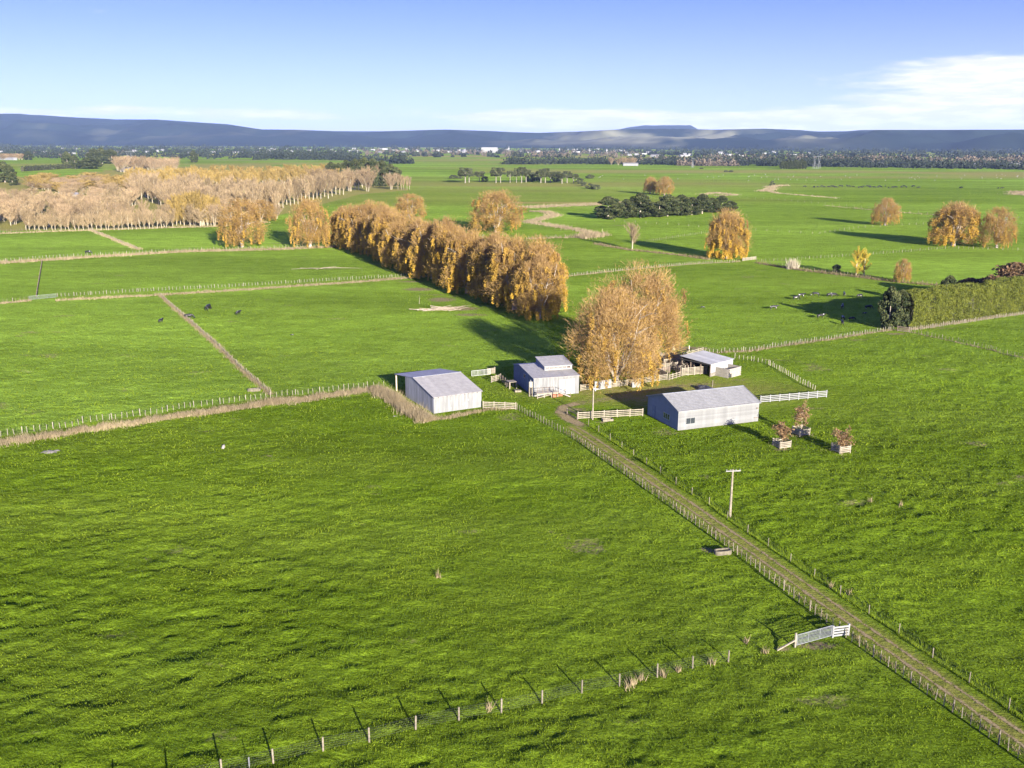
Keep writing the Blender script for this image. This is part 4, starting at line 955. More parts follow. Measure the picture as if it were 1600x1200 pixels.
def limbs(b, r, h, R_, n, spread, z0=.08, rad=.35, tiers=2, mid_=.5):
    """stout trunk and ascending limbs; returns tips"""
    tips = []
    b.tube([(0, 0, -.3), (0, 0, .4), (0, 0, h*z0)], [rad*1.5, rad*1.1, rad], 9)
    for k in range(n):
        a = 2*pi*k/n+r.uniform(-.3, .3); sp = spread*r.uniform(.35, 1.0); hh = h*r.uniform(.62, .92)
        p0 = Vector((0, 0, h*z0*.8)); p1 = Vector((cos(a)*sp*R_*.30, sin(a)*sp*R_*.30, h*.28)); p2 = Vector((cos(a)*sp*R_*.62, sin(a)*sp*R_*.62, h*.52)); p3 = Vector((cos(a)*sp*R_*.85, sin(a)*sp*R_*.85, hh))
        jit = lambda q: q+Vector(r.normal(0, .25, 3)); pts = [p0, jit(p1), jit(p2), jit(p3)]
        b.tube(pts, [rad*.62, rad*.42, rad*.25, rad*.07], 6, cap=False)
        for q in range(tiers*2):
            t_ = r.uniform(.3, .9); i = int(t_*3); i = min(i, 2); c = pts[i].lerp(pts[i+1], t_*3-i); a2 = a+r.uniform(-1.4, 1.4); l = R_*r.uniform(.25, .5)
            e = c+Vector((cos(a2)*l, sin(a2)*l, l*r.uniform(.3, 1.1))); b.tube([c, c.lerp(e, .5)+Vector((0, 0, .2)), e], [rad*.16, rad*.1, rad*.03], 4, cap=False); tips.append(e)
    return tips
def willow_proto(seed, h=19, R_=8, n_plume=110, n_leaf=170, n_twig=5200, gold=.5, base_z=.07, leaf=.26, wmax=.42, pl=1.0):
    r = np.random.default_rng(seed); b = MB(); limbs(b, r, h, R_, 9, .85, rad=.55)
    lobes = [(r.uniform(0, 2*pi), r.uniform(.82, 1.18)) for _ in range(7)]
    def env(t, a):   # radius at relative height t
        c0 = .42; f = np.where(t > c0, np.sqrt(np.clip(1-(np.abs(t-c0)/(1.01-c0))**2.5, 0, 1)), 1-.28*(np.abs(c0-t)/(c0-base_z+.02))**2)
        w = 1.0
        for (la, lw) in lobes: w = w+(lw-1)*np.exp(-((np.angle(np.exp(1j*(a-la))))/.5)**2)*.9
        return R_*f*w
    # hanging plumes of leaves
    C_, D_, T_, S_ = [], [], [], []
    for k in range(n_plume):
        a = r.uniform(0, 2*pi); t = r.uniform(.10, .84); rho = env(t, a)*math.sqrt(r.uniform(.35, 1.0)); L_ = pl*r.uniform(2.4, 6.2)*(1.1-t*.5); w = r.uniform(.32, .8)
        top = np.array([cos(a)*rho, sin(a)*rho, t*h]); n = int(n_leaf*r.uniform(.6, 1.2)); u = r.uniform(0, 1, n)**.8
        c = top+np.stack([cos(a)*.5*np.sin(u*2)+r.normal(0, w*.5, n)*(1.0-.55*u), sin(a)*.5*np.sin(u*2)+r.normal(0, w*.5, n)*(1.0-.45*u), -u*L_+.5*(1-((u-.1)**2))], -1)
        d = np.tile([cos(a)*.15, sin(a)*.15, -1.0], (n, 1)); base_t = np.clip(gold*(1.45-1.5*t)+r.normal(0, .2), 0, 1)
        C_.append(c); D_.append(d); T_.append(np.clip(base_t+r.normal(0, .15, n), 0, 1)); S_.append(np.full(n, leaf))
    C1, D1, T1, S1 = map(np.concatenate, (C_, D_, T_, S_)); ok = C1[:, 2] > .5; C1, D1, T1, S1 = C1[ok], D1[ok], T1[ok], S1[ok]
    # sparse leaves and fine shoots of the upper crown, in fans of differing tone
    K = 150; n = n_twig; a = r.uniform(0, 2*pi, K); t = 1-r.uniform(0, 1, K)*.84; rho = env(t, a)*np.sqrt(r.uniform(.05, 1.0, K))*.93; zz = t*h*r.uniform(.84, 1.0, K)
    cc = np.stack([np.cos(a)*rho, np.sin(a)*rho, zz], -1); oc = np.stack([np.cos(a)*rho/R_*.7, np.sin(a)*rho/R_*.7, .55+.4*t], -1); ctone = r.uniform(0, 1, K); csz = r.uniform(.55, 1.25, K)*R_*.115
    kk_ = r.integers(0, K, n); off = r.normal(0, 1, (n, 3))*csz[kk_][:, None]*np.array([1, 1, 1.25]); P = cc[kk_]+off
    out = oc[kk_]*.9+off/(csz[kk_][:, None]*3.2); out /= np.linalg.norm(out, axis=1)[:, None]
    P[:, 2] = np.minimum(P[:, 2], h*1.03)
    tw = leafmesh('t', P, .05, willow_twig, tone=np.clip(ctone[kk_]*.75+r.normal(.1, .18, n), 0, 1), D=out, asp=22, rnd=.26, seed=seed)
    k2 = int(n*1.9); j = r.integers(0, n, k2); C2 = P[j]+out[j]*r.uniform(-.6, .6, k2)[:, None]+r.normal(0, .16, (k2, 3)); T2 = np.clip(.10+.38*(ctone[kk_[j]] > .62)*r.uniform(.4, 1.5, k2)+r.normal(0, .14, k2)+.35*gold*(.7-t[kk_[j]]), 0, 1)
    crown = leafmesh('crown', np.concatenate([C1, C2]), np.concatenate([S1, np.full(k2, leaf*.62)]), willow_leaf, tone=np.concatenate([T1, T2]), D=np.concatenate([D1, out[j]]), rnd=.45, asp=2.0, seed=seed)
    tk = b.mesh('trunk', bark, True); return dict(trunk=tk, crown=crown, twigs=tw)
def place(proto, nm, label, p, rz=0, sc_=(1, 1, 1), group=None, cat='tree'):
    t = thing(nm, label, cat, (p[0], p[1], zg(p)-.05), rz, group, sc_)
    for k, me in proto.items(): obj(k, me, t)
    return t
H0 = 19.
WA = willow_proto(101, 19, 9.2, 75, 130, 21000, gold=.45, leaf=.20, pl=.62)
WB = willow_proto(102, 19, 8.6, 50, 110, 20000, gold=.30, leaf=.20, pl=.62)
WR = [willow_proto(110+i, 19, 6.6, 130, 150, 14000, gold=1.0, base_z=.03, leaf=.22, pl=.68) for i in range(4)]
WL = [willow_proto(120+i, 19, 7.6, 60, 90, 12000, gold=.42, leaf=.25, pl=.7) for i in range(2)]
def hsc(px, py, pyt, H_=19.): return height_at(px, py, pyt)/H_
p = G(962, 602); k = hsc(962, 602, 456); place(WA, 'willow_tree', 'big orange-brown willow with a pale trunk beside the clerestory shed', p, .4, (k*1.0, k*1.0, k))
p = G(1003, 562); k = hsc(1003, 562, 415); place(WB, 'willow_tree', 'tall brown willow behind the big willow at the cattle yard', p, 2.2, (k*1.0, k*1.0, k))
# the long shelterbelt row
row = GL((848, 498), (545, 384)); n_row = 25; RW = 1.05
_o = ['nearest', 'second nearest', 'third nearest', 'fourth nearest', 'fifth nearest', 'sixth nearest', 'seventh nearest', 'eighth nearest', 'ninth nearest', 'tenth nearest', 'eleventh nearest', 'twelfth nearest']
names = _o+['middle']+[q.replace('nearest', 'farthest') for q in _o[::-1]]
for i in range(n_row):
    f = (i/(n_row-1))**1.0; q = row[0]*(1-f)+row[1]*f; d = (row[1]-row[0]); nn = np.array([-d[1], d[0]])/np.hypot(*d)
    q = q+nn*(-3.2 if i % 2 else 1.6)+rng.normal(0, .6, 2); kk = rng.uniform(.93, 1.08)*(1.0 if i else .86)
    place(WR[i % 4], 'willow_tree', f'golden weeping willow, {names[i]} in the long dense row', q, rng.uniform(0, 6), (kk*RW*rng.uniform(.9, 1.15), kk*RW*rng.uniform(.9, 1.15), kk*rng.uniform(.86, 1.06)), group='golden willows in the long shelterbelt row')
for (x, yb, yt, wpx, proto, lab, rz) in (
    (485, 387, 309, 66, WL[0], 'round golden willow alone at the left end of the long row', 1),
    (640, 341, 303, 52, WL[1], 'round brown willow rising just behind the far end of the row', 2),
    (776, 363, 297, 88, WL[0], 'broad round willow standing behind the middle of the row', 4),
    (1134, 404, 328, 70, WR[1], 'round golden willow alone beyond the two big willows', 0.6),
    (1383, 352, 310, 40, WL[1], 'small round brown willow on the right beyond the creek paddock', 3),
    (1489, 384, 315, 73, WR[2], 'broad golden willow, left of a brown one at the right edge', 1.2),
    (1557, 387, 325, 50, WL[1], 'pinkish-brown round willow nearest the right edge', 5),
    (1016, 303, 276, 24, WL[0], 'far small golden willow, left of a twin pair', 0),
    (1038, 305, 276, 28, WL[1], 'far small golden willow, right of a twin pair', 2.5)):
    p = G(x, yb); h = height_at(x, yb, yt); dist = math.hypot(p[0], p[1]-0); w = wpx/F*dist/1.02; R0 = 7.6*1.02 if proto in WL else 6.6*1.02
    place(proto, 'willow_tree', lab, p, rz, (w/2/R0, w/2/R0, h/19))
# bare trees
def bare_proto(seed, h, R_, n, m, bk, trunks=1, base_t=.25, up=.75, wid=.05, asp=26, nl=14, lowleaf=0):
    r = np.random.default_rng(seed); b = MB(); L2 = []
    for q in range(trunks):
        a0 = 2*pi*q/trunks; off = Vector((cos(a0), sin(a0), 0))*(.0 if trunks == 1 else R_*.10); tip = Vector((off.x*4+r.normal(0, .5), off.y*4+r.normal(0, .5), h*.92))
        b.tube([off+Vector((0, 0, -.2)), off.lerp(tip, .35)+Vector(r.normal(0, .15, 3)), off.lerp(tip, .7), tip], [h*.016+.05, h*.012+.04, h*.006+.02, .02], 6, cap=False)
        for k in range(nl):
            t = r.uniform(base_t*.8, .80); c = off.lerp(tip, t); a = r.uniform(0, 2*pi); pr = math.sin(min(1, (t-base_t*.8)/(1-base_t)*.8+.24)*pi)**.7; l = R_*pr*r.uniform(.55, 1.12); e = c+Vector((cos(a)*l, sin(a)*l, min(l*up*1.15+.05*h, h*(1.03-.16*(l/R_)**2)-c.z)))
            L2.append((tuple(c), tuple(e)))
            b.tube([c, c.lerp(e, .5)-Vector((0, 0, l*.12)), e], [.07, .045, .015], 4, cap=False)
        L2.append((tuple(off.lerp(tip, .6)), tuple(tip)))
    A0 = np.array([q[0] for q in L2]); A1 = np.array([q[1] for q in L2]); k = r.integers(0, len(L2), n); u = r.uniform(.15, 1.12, n)[:, None]
    dd_ = A1[k]-A0[k]; dd_ /= np.linalg.norm(dd_, axis=1)[:, None]+1e-9
    P = A0[k]*(1-u)+A1[k]*u+r.normal(0, 1, (n, 3))*np.array([.085*R_, .085*R_, .03*h])
    out = dd_*.5+np.array([0, 0, up]); out /= np.linalg.norm(out, axis=1)[:, None]
    return dict(trunk=b.mesh('trunk', bk, True), crown=leafmesh('crown', P, wid, m, D=out, asp=asp, rnd=.17, seed=seed))
BP = [bare_proto(200+i, 18, 3.6, 2600, bare_twig, bare_bark, base_t=.24, wid=.085, asp=20, nl=24, up=1.3) for i in range(4)]
GP = [bare_proto(210+i, 18, 3.8, 3600, gold_twig, bare_bark, base_t=.08, wid=.13, asp=11, nl=30, up=1.3) for i in range(3)]
YS = [bare_proto(220+i, 6, 3.0, 1100, bare_twig, bare_bark, base_t=.06, wid=.08, asp=14) for i in range(2)]
plant_twig = mat('tan_bare_twig', (.145, .10, .058), .9, .2, .3, col2=(.34, .245, .14), attr='tone', spec=.1, objvar=.28)
BR = [bare_proto(230+i, 15, 6.5, 5200, plant_twig, bare_bark, trunks=3, base_t=.14, wid=.075, asp=20, nl=20, up=.8) for i in range(3)]
for (x, yb, yt, wpx, proto, H_, R_, lab) in (
    (378, 386, 312, 70, WL[1], 19, 7.6, 'brown multi-stemmed tree casting a shadow on the left paddock'),
    (408, 345, 312, 44, WL[1], 19, 7.6, 'reddish bare tree behind the multi-stemmed tree on the left'),
    (988, 389, 346, 24, BP[0], 18, 3.6, 'slim bare tree on the shaded drain right of the willow row'),
    (1410, 441, 405, 25, WL[1], 19, 7.6, 'small pink-brown bare tree on the weedy drain'),
    (432, 341, 318, 20, BR[1], 15, 6.5, 'small bare shrub by the far left paddock corner')):
    p = G(x, yb); h = height_at(x, yb, yt); dist = math.hypot(*p); w = wpx/F*dist
    place(proto, 'bare_tree', lab, p, rng.uniform(0, 6), (w/2/R_, w/2/R_, h/H_))
YP = bare_proto(240, 12, 2.2, 2600, yellow_leaf, bare_bark, base_t=.08, wid=.16, asp=3, up=.8)
for (x, yb, yt, wpx, lab) in ((1338, 431, 383, 20, 'bright yellow poplar, left of two on the weedy drain'), (1350, 431, 388, 18, 'bright yellow poplar, right of two on the weedy drain')):
    p = G(x, yb); h = height_at(x, yb, yt); w = wpx/F*math.hypot(*p); place(YP, 'poplar_tree', lab, p, rng.uniform(0, 6), (w/2/2.2, w/2/2.2, h/12))
# dense evergreens
def clump_proto(seed, h, R_, n_cl, n_lf, m, bk, base_t=.06, leaf=.45, top=.5, trunk_h=None, cw=.28, shape='round'):
    r = np.random.default_rng(seed); b = MB(); b.tube([(0, 0, -.3), (0, 0, h*.4), (r.normal(0, .3), r.normal(0, .3), h*.8)], [h*.025+.05, h*.018, h*.006], 7, cap=False)
    C_, T_ = [], []
    for k in range(n_cl):
        a = r.uniform(0, 2*pi); t = base_t+(1-base_t)*r.random(); u = (t-base_t)/(1-base_t)
        f = {'round': math.sin(min(1, u*.92+.12)*pi)**.6, 'cone': (1-u)**.7+.08, 'umbrella': math.sin(min(1, u*.7+.22)*pi)**.5}[shape]
        rho = R_*f*math.sqrt(r.uniform(.3, 1)); c = np.array([cos(a)*rho, sin(a)*rho, t*h]); w = R_*cw*r.uniform(.6, 1.3)
        if trunk_h is not None and r.random() < .25: b.tube([(0, 0, trunk_h*h*.8), tuple(c)], [.18, .05], 4, cap=False)
        q = r.normal(0, 1, (n_lf, 3)); q /= np.linalg.norm(q, axis=1)[:, None]; q *= (r.uniform(.5, 1, n_lf)**.4)[:, None]
        C_.append(c+q*np.array([w, w, w*.6])); T_.append(np.clip(.28+.22*q[:, 2]+r.normal(0, .12)+r.normal(0, .16, n_lf), 0, 1))
    return dict(trunk=b.mesh('trunk', bk, True), crown=leafmesh('crown', np.concatenate(C_), leaf, m, tone=np.concatenate(T_), asp=1.5, seed=seed))
PT = [clump_proto(300+i, 14, 5.5, 75, 110, pine_leaf, bark, base_t=.05, leaf=.62, cw=.27) for i in range(3)]
GT = [clump_proto(310+i, 16, 4.2, 26, 90, gum_leaf, mat('gum_bark', (.19, .17, .13)), base_t=.48, leaf=.6, trunk_h=.5, cw=.34, shape='umbrella') for i in range(3)]
SH = [clump_proto(320+i, 4, 3.0, 26, 60, gum_leaf, bark, base_t=.05, leaf=.4, cw=.34) for i in range(2)]
pines = [(950, 342, 308, 42), (978, 341, 312, 26), (1000, 340, 304, 44), (1030, 339, 315, 30), (1043, 338, 305, 36), (1064, 337, 306, 34), (1081, 336, 309, 28), (1097, 334, 304, 28), (1112, 332, 310, 26), (1128, 331, 306, 24), (1141, 329, 314, 20)]
plab = ['big round macrocarpa at the left end of the dark pine row', 'small macrocarpa squeezed between the two leftmost big ones', 'broad macrocarpa, second big one from the left in the dark row', 'low macrocarpa beside the second big one', 'tall macrocarpa left of centre in the dark row', 'tall macrocarpa right of centre in the dark row', 'middling macrocarpa in the right half of the dark row', 'pointed macrocarpa in the right half of the dark row', 'third macrocarpa from the right end of the dark row', 'second macrocarpa from the right end of the dark row', 'smallest macrocarpa at the right end of the dark row']
for i, (x, yb, yt, wpx) in enumerate(pines):
    p = G(x, yb); h = height_at(x, yb, yt); w = wpx/F*math.hypot(*p); place(PT[i % 3], 'macrocarpa_tree', plab[i], p, rng.uniform(0, 6), (w/2/5.3, w/2/5.3, h/14), group='dark evergreens in the far row')
gums = [(727, 286, 262, 20), (733, 285, 264, 16), (749, 284, 266, 14), (775, 286, 262, 16), (782, 286, 263, 14), (797, 286, 265, 10), (807, 286, 263, 9), (815, 286, 262, 16), (822, 285, 263, 14), (845, 286, 264, 18), (852, 286, 264, 16), (860, 285, 266, 16), (878, 287, 268, 18), (886, 286, 268, 16), (896, 286, 270, 14)]
for i, (x, yb, yt, wpx) in enumerate(gums):
    p = G(x, yb); h = height_at(x, yb, yt); w = wpx/F*math.hypot(*p)
    place(GT[i % 3], 'gum_tree', ('leftmost', 'second from left', 'third from left', 'fourth from left', 'fifth from left', 'sixth from left', 'seventh from left', 'middle', 'seventh from right', 'sixth from right', 'fifth from right', 'fourth from right', 'third from right', 'second from right', 'rightmost')[i]+' tall gum tree in the far broken row', p, rng.uniform(0, 6), (w/2/4, w/2/4, h/16), group='gum trees in the far broken row')
for i, (x, yb, yt, wpx) in enumerate([(828, 284, 268, 14), (837, 283, 270, 16), (708, 279, 273, 12), (717, 279, 272, 10), (868, 284, 271, 18), (922, 279, 273, 13), (757, 284, 275, 10), (905, 287, 278, 14), (912, 291, 284, 10), (922, 295, 287, 14), (932, 296, 288, 10), (1207, 290, 283, 8), (1134, 269, 266, 6), (1142, 269, 266, 7), (1096, 264, 262, 6)]):
    p = G(x, yb); h = height_at(x, yb, yt); w = wpx/F*math.hypot(*p)
    place(SH[i % 2], 'bush', 'far low bush on the plain among the gum trees and creek', p, rng.uniform(0, 6), (w/2/3, w/2/3, h/4), group='far low bushes on the plain', cat='bush')
for (x, yb, yt, wpx, lab) in ((1307, 426, 413, 12, 'small dark bush on the weedy drain left of the yellow poplars'),):
    p = G(x, yb); h = height_at(x, yb, yt); w = wpx/F*math.hypot(*p); place(SH[0], 'bush', lab, p, 0, (w/2/3, w/2/3, h/4), cat='bush')
p = G(1238, 420); blades('pampas_grass', p+rng.normal(0, .85, (380, 2)), 3.4, .16, mat('pampas', (.36, .31, .22), .9, .1, 2), lean=.45, label='pale pampas clump on the weedy drain')

# the plantation on the left
FT = []
def plant(kind, x, yb, yt, wpx, lab, grp, nm='bare_poplar'):
    protos, H_, R_ = {'bare': (BP, 18, 3.6), 'gold': (GP, 18, 3.8), 'shrub': (YS, 6, 3.0), 'pine': (PT, 14, 5.4), 'spread': (BR, 15, 6.5)}[kind]
    p = G(x, yb); h = height_at(x, yb, yt) if yt < 1000 else yt-1000; w = wpx/F*math.hypot(*p)
    return place(protos[rng.integers(len(protos))], nm, lab, p, rng.uniform(0, 6), (w/2/R_, w/2/R_, h/H_), group=grp)
FRONT = [(-20, 364), (0, 361), (32, 361)]
g1 = 'pale leaning poplars along the front of the plantation'
for k in range(50):   # front row of pale leaning trunks
    x = -8+k*6.9
    if 268 < x < 345: continue
    yb = (359.5 if x > 40 else 343)-max(0, x-180)*.036
    t = plant('bare', x+rng.uniform(-2, 2), yb, yb-rng.uniform(24, 34), 12, 'slim bare poplar leaning in the front row of the plantation', g1)
    t.rotation_euler.y = rng.normal(-.10, .06)
g2 = 'golden poplars clustered at the right of the plantation front'
for k in range(13):
    x = 270+k*6.0; yb = 352+rng.uniform(-2, 1); plant('gold', x, yb, yb-rng.uniform(50, 58)*(.8+.2*math.sin(k/12*pi)), 18, 'dense golden poplar in the clump at the plantation front', g2, 'golden_poplar')
g3 = 'bare pinkish trees filling the plantation'
cnt = 0
for k in range(235):
    u, v = rng.random(), rng.random(); x = -20+380*u; yb = 355-66*v*(.6+.4*u)
    if 215 < x < 262 and 318 < yb < 350: continue
    sp = rng.random() < .35; plant('spread' if sp else 'bare', x, yb, 1000+rng.uniform(8, 15)*(1-.2*v), rng.uniform(18, 27)*(1-.35*v), 'spreading bare brown tree inside the plantation' if sp else 'upright bare brown poplar inside the plantation', g3, 'bare_tree' if sp else 'bare_poplar')
g4 = 'bare poplars at the plantation edge right of the golden clump'
for k in range(34):
    f = k/33; x = 395+195*f; yb = 336-44*f+rng.uniform(-3, 1)-(2 if k % 2 else 0); plant('bare', x, yb, yb-(50-18*f)*rng.uniform(.85, 1.05), 19-6*f, 'tall bare poplar on the right edge of the plantation', g4)
g5 = 'golden poplars along the back of the plantation'
for k in range(70):
    f = k/69; x = 205+330*f; yb = 290-14*f+(k % 3)*4; plant('gold', x, yb, yb-rng.uniform(26, 32)*(1-.3*f), 15, 'dense golden poplar at the back of the plantation', g5, 'golden_poplar')
g6 = 'bare ranks of poplars in the middle of the plantation'
for k in range(70):
    f = k/69; x = 205+230*f; yb = 302+18*f+rng.uniform(-10, 10)+(k % 3)*4; plant('bare', x, yb, yb-rng.uniform(30, 36), 16, 'bare leaning poplar in the middle ranks of the plantation', g6)
g7 = 'dark pines at the right end of the plantation'
for (x, yb, yt, w) in ((518, 283, 254, 20), (530, 284, 256, 18), (542, 283, 252, 22), (556, 284, 250, 22), (570, 284, 247, 24), (584, 285, 249, 24), (597, 287, 252, 24), (610, 289, 257, 22), (620, 291, 262, 18), (600, 291, 262, 16), (585, 291, 262, 18), (565, 290, 262, 18), (548, 291, 262, 18)):
    plant('pine', x, yb, yt, w, 'dark green pine in the wood at the right end of the plantation', g7, 'pine_tree')
for (x, yb, yt, w, lab) in ((497, 305, 262, 32, 'brown round tree nearest the bare poplars at the wood edge'), (520, 301, 264, 26, 'reddish round tree before the dark pines'), (546, 299, 267, 22, 'slim bare tree before the dark pines'), (575, 299, 264, 32, 'round orange-brown tree before the dark pines'), (611, 296, 270, 24, 'small reddish round tree at the wood end')):
    plant('spread', x, yb, yt, w, lab, None, 'bare_tree')
for k, x in enumerate((622, 627, 631, 636, 640)): plant('bare', x, 296, 270+k, 6, 'thin pale dead poplar at the very end of the wood', 'thin pale dead poplars at the end of the wood')
# gold mounded willows and copses behind
g8 = 'low golden willows behind the plantation'
for k in range(70):
    x = rng.uniform(45, 260); yb = rng.uniform(283, 302); plant('spread' if k % 3 == 0 else 'gold', x, yb, yb-rng.uniform(12, 17), rng.uniform(20, 30), 'low golden willow mound behind the plantation', g8, 'golden_willow')
g9 = 'far pink bare copse beyond the plantation'
for k in range(20): plant('spread', 184+k*4.8, 268+rng.uniform(-3, 2), 245+rng.uniform(-3, 4), 15, 'far pink bare tree in the copse behind the plantation', g9, 'bare_tree')
for k in range(9): plant('spread', 3+k*4.5, 250, 240, 9, 'far pale bare tree by the farm at the left edge', 'far bare trees by the farm at the left edge', 'bare_tree')
for (x, yb, yt, w, lab) in ((45, 250, 237, 12, 'far round green tree beside the left farm'), (106, 263, 238, 14, 'far tall green tree in the left hedge'), (118, 264, 243, 12, 'far smaller green tree in the left hedge'), (140, 264, 247, 30, 'far broad dark tree in the left hedge'),
                            (148, 256, 233, 18, 'far tall gum group, left tree, beyond the hedge'), (160, 256, 232, 20, 'far tall gum group, middle tree, beyond the hedge'), (175, 256, 234, 18, 'far tall gum group, right tree, beyond the hedge'), (303, 254, 236, 11, 'far round green tree on the plantation skyline'), (8, 285, 254, 24, 'dark green pine at the left edge of the plantation'), (20, 290, 262, 14, 'smaller dark pine near the left edge of the plantation')):
    plant('pine', x, yb, yt, w, lab, None, 'pine_tree')
def hedge(label, a, b, h, w, m=None, leaf=.5, dens=18, name='hedge', ragged=.15):
    a, b = np.array(a), np.array(b); d = b-a; L_ = float(np.hypot(*d)); n = int((2*h+w)*L_*dens/ (leaf/.35)**2)
    s_ = rng.uniform(0, L_, n); q = rng.uniform(0, 2*h+w, n); y = np.where(q < h, -w/2, np.where(q < h+w, q-h-w/2, w/2)); z = np.where(q < h, q, np.where(q < h+w, h, q-h-w))
    wob = (vnoise(s_*.5, z*.7, 5)-.5)*2*ragged*w; y = y+np.sign(y)*wob+rng.normal(0, .12, n); z = np.maximum(.1, z*(1+ragged*(vnoise(s_*.35, y*.5, 9)-.5))+rng.normal(0, .12, n))
    tone = np.clip(.35+.5*(fbm(s_*.5, z*.9, 3, 12)-.35)+rng.normal(0, .16, n), 0, 1)
    me = leafmesh('foliage', np.stack([s_, y, z], -1), leaf, m or hedge_leaf, tone=tone, asp=1.4)
    t = thing(name, label, 'hedge', (a[0], a[1], 0), math.atan2(d[1], d[0])); obj('foliage', me, t)
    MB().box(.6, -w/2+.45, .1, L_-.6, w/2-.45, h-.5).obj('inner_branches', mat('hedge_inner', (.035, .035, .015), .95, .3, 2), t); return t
hedge_leaf = mat('hedge_leaf', (.055, .075, .010), .8, .15, .8, col2=(.21, .22, .026), attr='tone', translucent=.15)
h0, h1 = G(1418, 516), G(1640, 482); dd = (h1-h0)/np.hypot(*(h1-h0)); nn = np.array([-dd[1], dd[0]])
hedge('tall trimmed green shelter hedge at the right edge', h0+nn*2.6+dd*1.5, h1+nn*2.6, 8.8, 4.2, leaf=.22, dens=44)
for (x, yb, yt, w, lab) in ((1388, 514, 452, 32, 'dark untrimmed pine at the open end of the hedge'), (1405, 512, 455, 30, 'brownish untrimmed tree between the dark pine and the hedge'), (1480, 480, 432, 26, 'dark tree rising behind the trimmed hedge')):
    plant('pine', x, yb, yt, w, lab, None, 'macrocarpa_tree')
rb = mat('russet_foliage', (.07, .05, .025), .85, .2, .6, col2=(.26, .15, .07), attr='tone', translucent=.15)
RT = clump_proto(340, 12, 6.5, 90, 110, rb, bare_bark, base_t=.15, leaf=.45, cw=.26)
for (x, yb, yt, w, lab) in ((1580, 478, 415, 78, 'big russet-brown tree rising behind the hedge at the right edge'), (1513, 470, 436, 44, 'low russet bush showing over the middle of the hedge'), (1620, 470, 425, 60, 'russet tree cut off by the right edge')):
    p = G(x, yb); h = height_at(x, yb, yt); w_ = w/F*math.hypot(*p); place(RT, 'russet_tree', lab, p, rng.uniform(0, 6), (w_/2/6, w_/2/6, h/12))
hedge('long dark clipped hedge far away on the left', G(35, 268), G(125, 262), 7, 5, m=pine_leaf, leaf=1.5, dens=6, ragged=.3)
hedge('dark clipped hedge before the far pink copse', G(205, 264), G(252, 262), 9, 5, m=pine_leaf, leaf=1.5, dens=6, ragged=.3)

# ------------------------------------------------------------------ far belts of bush (a wood that reads as one mass)
def belt(label, spec, m, leaf=3.0, per=46, name='far_bush'):
    C_, T_ = [], []
    for (x0, y0, x1, y1, n, hh, dep) in spec:
        for k in range(n):
            f = rng.random(); p = G(x0+(x1-x0)*f, y0+(y1-y0)*f); dist = np.hypot(*p); p = p*(1+rng.uniform(0, dep)); h = hh*rng.uniform(.55, 1.25)*(.75+.5*vnoise(np.array([p[0]/90.]), np.array([p[1]/90.]), 4)[0]); w = h*rng.uniform(.4, .75)
            q = rng.normal(0, 1, (per, 3)); q /= np.linalg.norm(q, axis=1)[:, None]; q[:, 2] = np.abs(q[:, 2])*rng.uniform(.2, 1, per)
            C_.append(np.array([p[0], p[1], 0])+q*np.array([w, w, h])); T_.append(np.clip(rng.normal(.35, .12)+.3*q[:, 2]+rng.normal(0, .12, per)-.1, 0, 1))
    me = leafmesh(name, np.concatenate(C_), leaf, m, tone=np.concatenate(T_), asp=1.2); return obj(name, me, kind='stuff', label=label)
far_dark = mat('far_dark_bush', (.012, .018, .012), .9, .15, .02, col2=(.035, .045, .024), attr='tone')  # bush darkened in place of cloud shadow over the far plain
far_tan = mat('far_tan_trees', (.085, .068, .048), .9, .15, .02, col2=(.18, .14, .095), attr='tone')
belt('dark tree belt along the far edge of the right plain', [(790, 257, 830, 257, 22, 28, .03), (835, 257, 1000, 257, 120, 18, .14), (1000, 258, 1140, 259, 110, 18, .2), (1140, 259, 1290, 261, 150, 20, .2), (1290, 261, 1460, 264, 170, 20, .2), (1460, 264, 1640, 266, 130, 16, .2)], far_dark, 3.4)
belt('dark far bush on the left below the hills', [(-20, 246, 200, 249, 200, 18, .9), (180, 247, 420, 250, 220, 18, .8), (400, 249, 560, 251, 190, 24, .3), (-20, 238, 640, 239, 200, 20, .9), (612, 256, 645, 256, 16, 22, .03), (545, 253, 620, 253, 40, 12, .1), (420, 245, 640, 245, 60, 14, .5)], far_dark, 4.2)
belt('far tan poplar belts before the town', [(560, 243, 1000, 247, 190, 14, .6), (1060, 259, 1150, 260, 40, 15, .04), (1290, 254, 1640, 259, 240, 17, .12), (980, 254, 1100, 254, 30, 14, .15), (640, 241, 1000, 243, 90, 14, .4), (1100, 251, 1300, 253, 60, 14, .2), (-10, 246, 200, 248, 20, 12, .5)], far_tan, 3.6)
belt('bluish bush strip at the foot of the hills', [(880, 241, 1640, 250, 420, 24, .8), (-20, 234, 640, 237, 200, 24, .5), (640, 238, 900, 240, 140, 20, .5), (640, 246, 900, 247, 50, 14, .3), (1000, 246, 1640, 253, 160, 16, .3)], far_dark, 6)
for k in range(9): plant('pine', 1222+k*4.3, 264, 250.5+rng.uniform(-1, 2), 8, 'far gum in the isolated clump on the right plain', 'far isolated clump on the right plain', 'gum_tree')
for k, (x, w) in enumerate(((955, 10), (966, 11), (975, 13), (983, 15), (990, 10))): plant('spread', x, 258, 246+k % 2, w, 'far tan round tree by the farm on the plain', 'far tan trees by the farm on the plain', 'bare_tree')

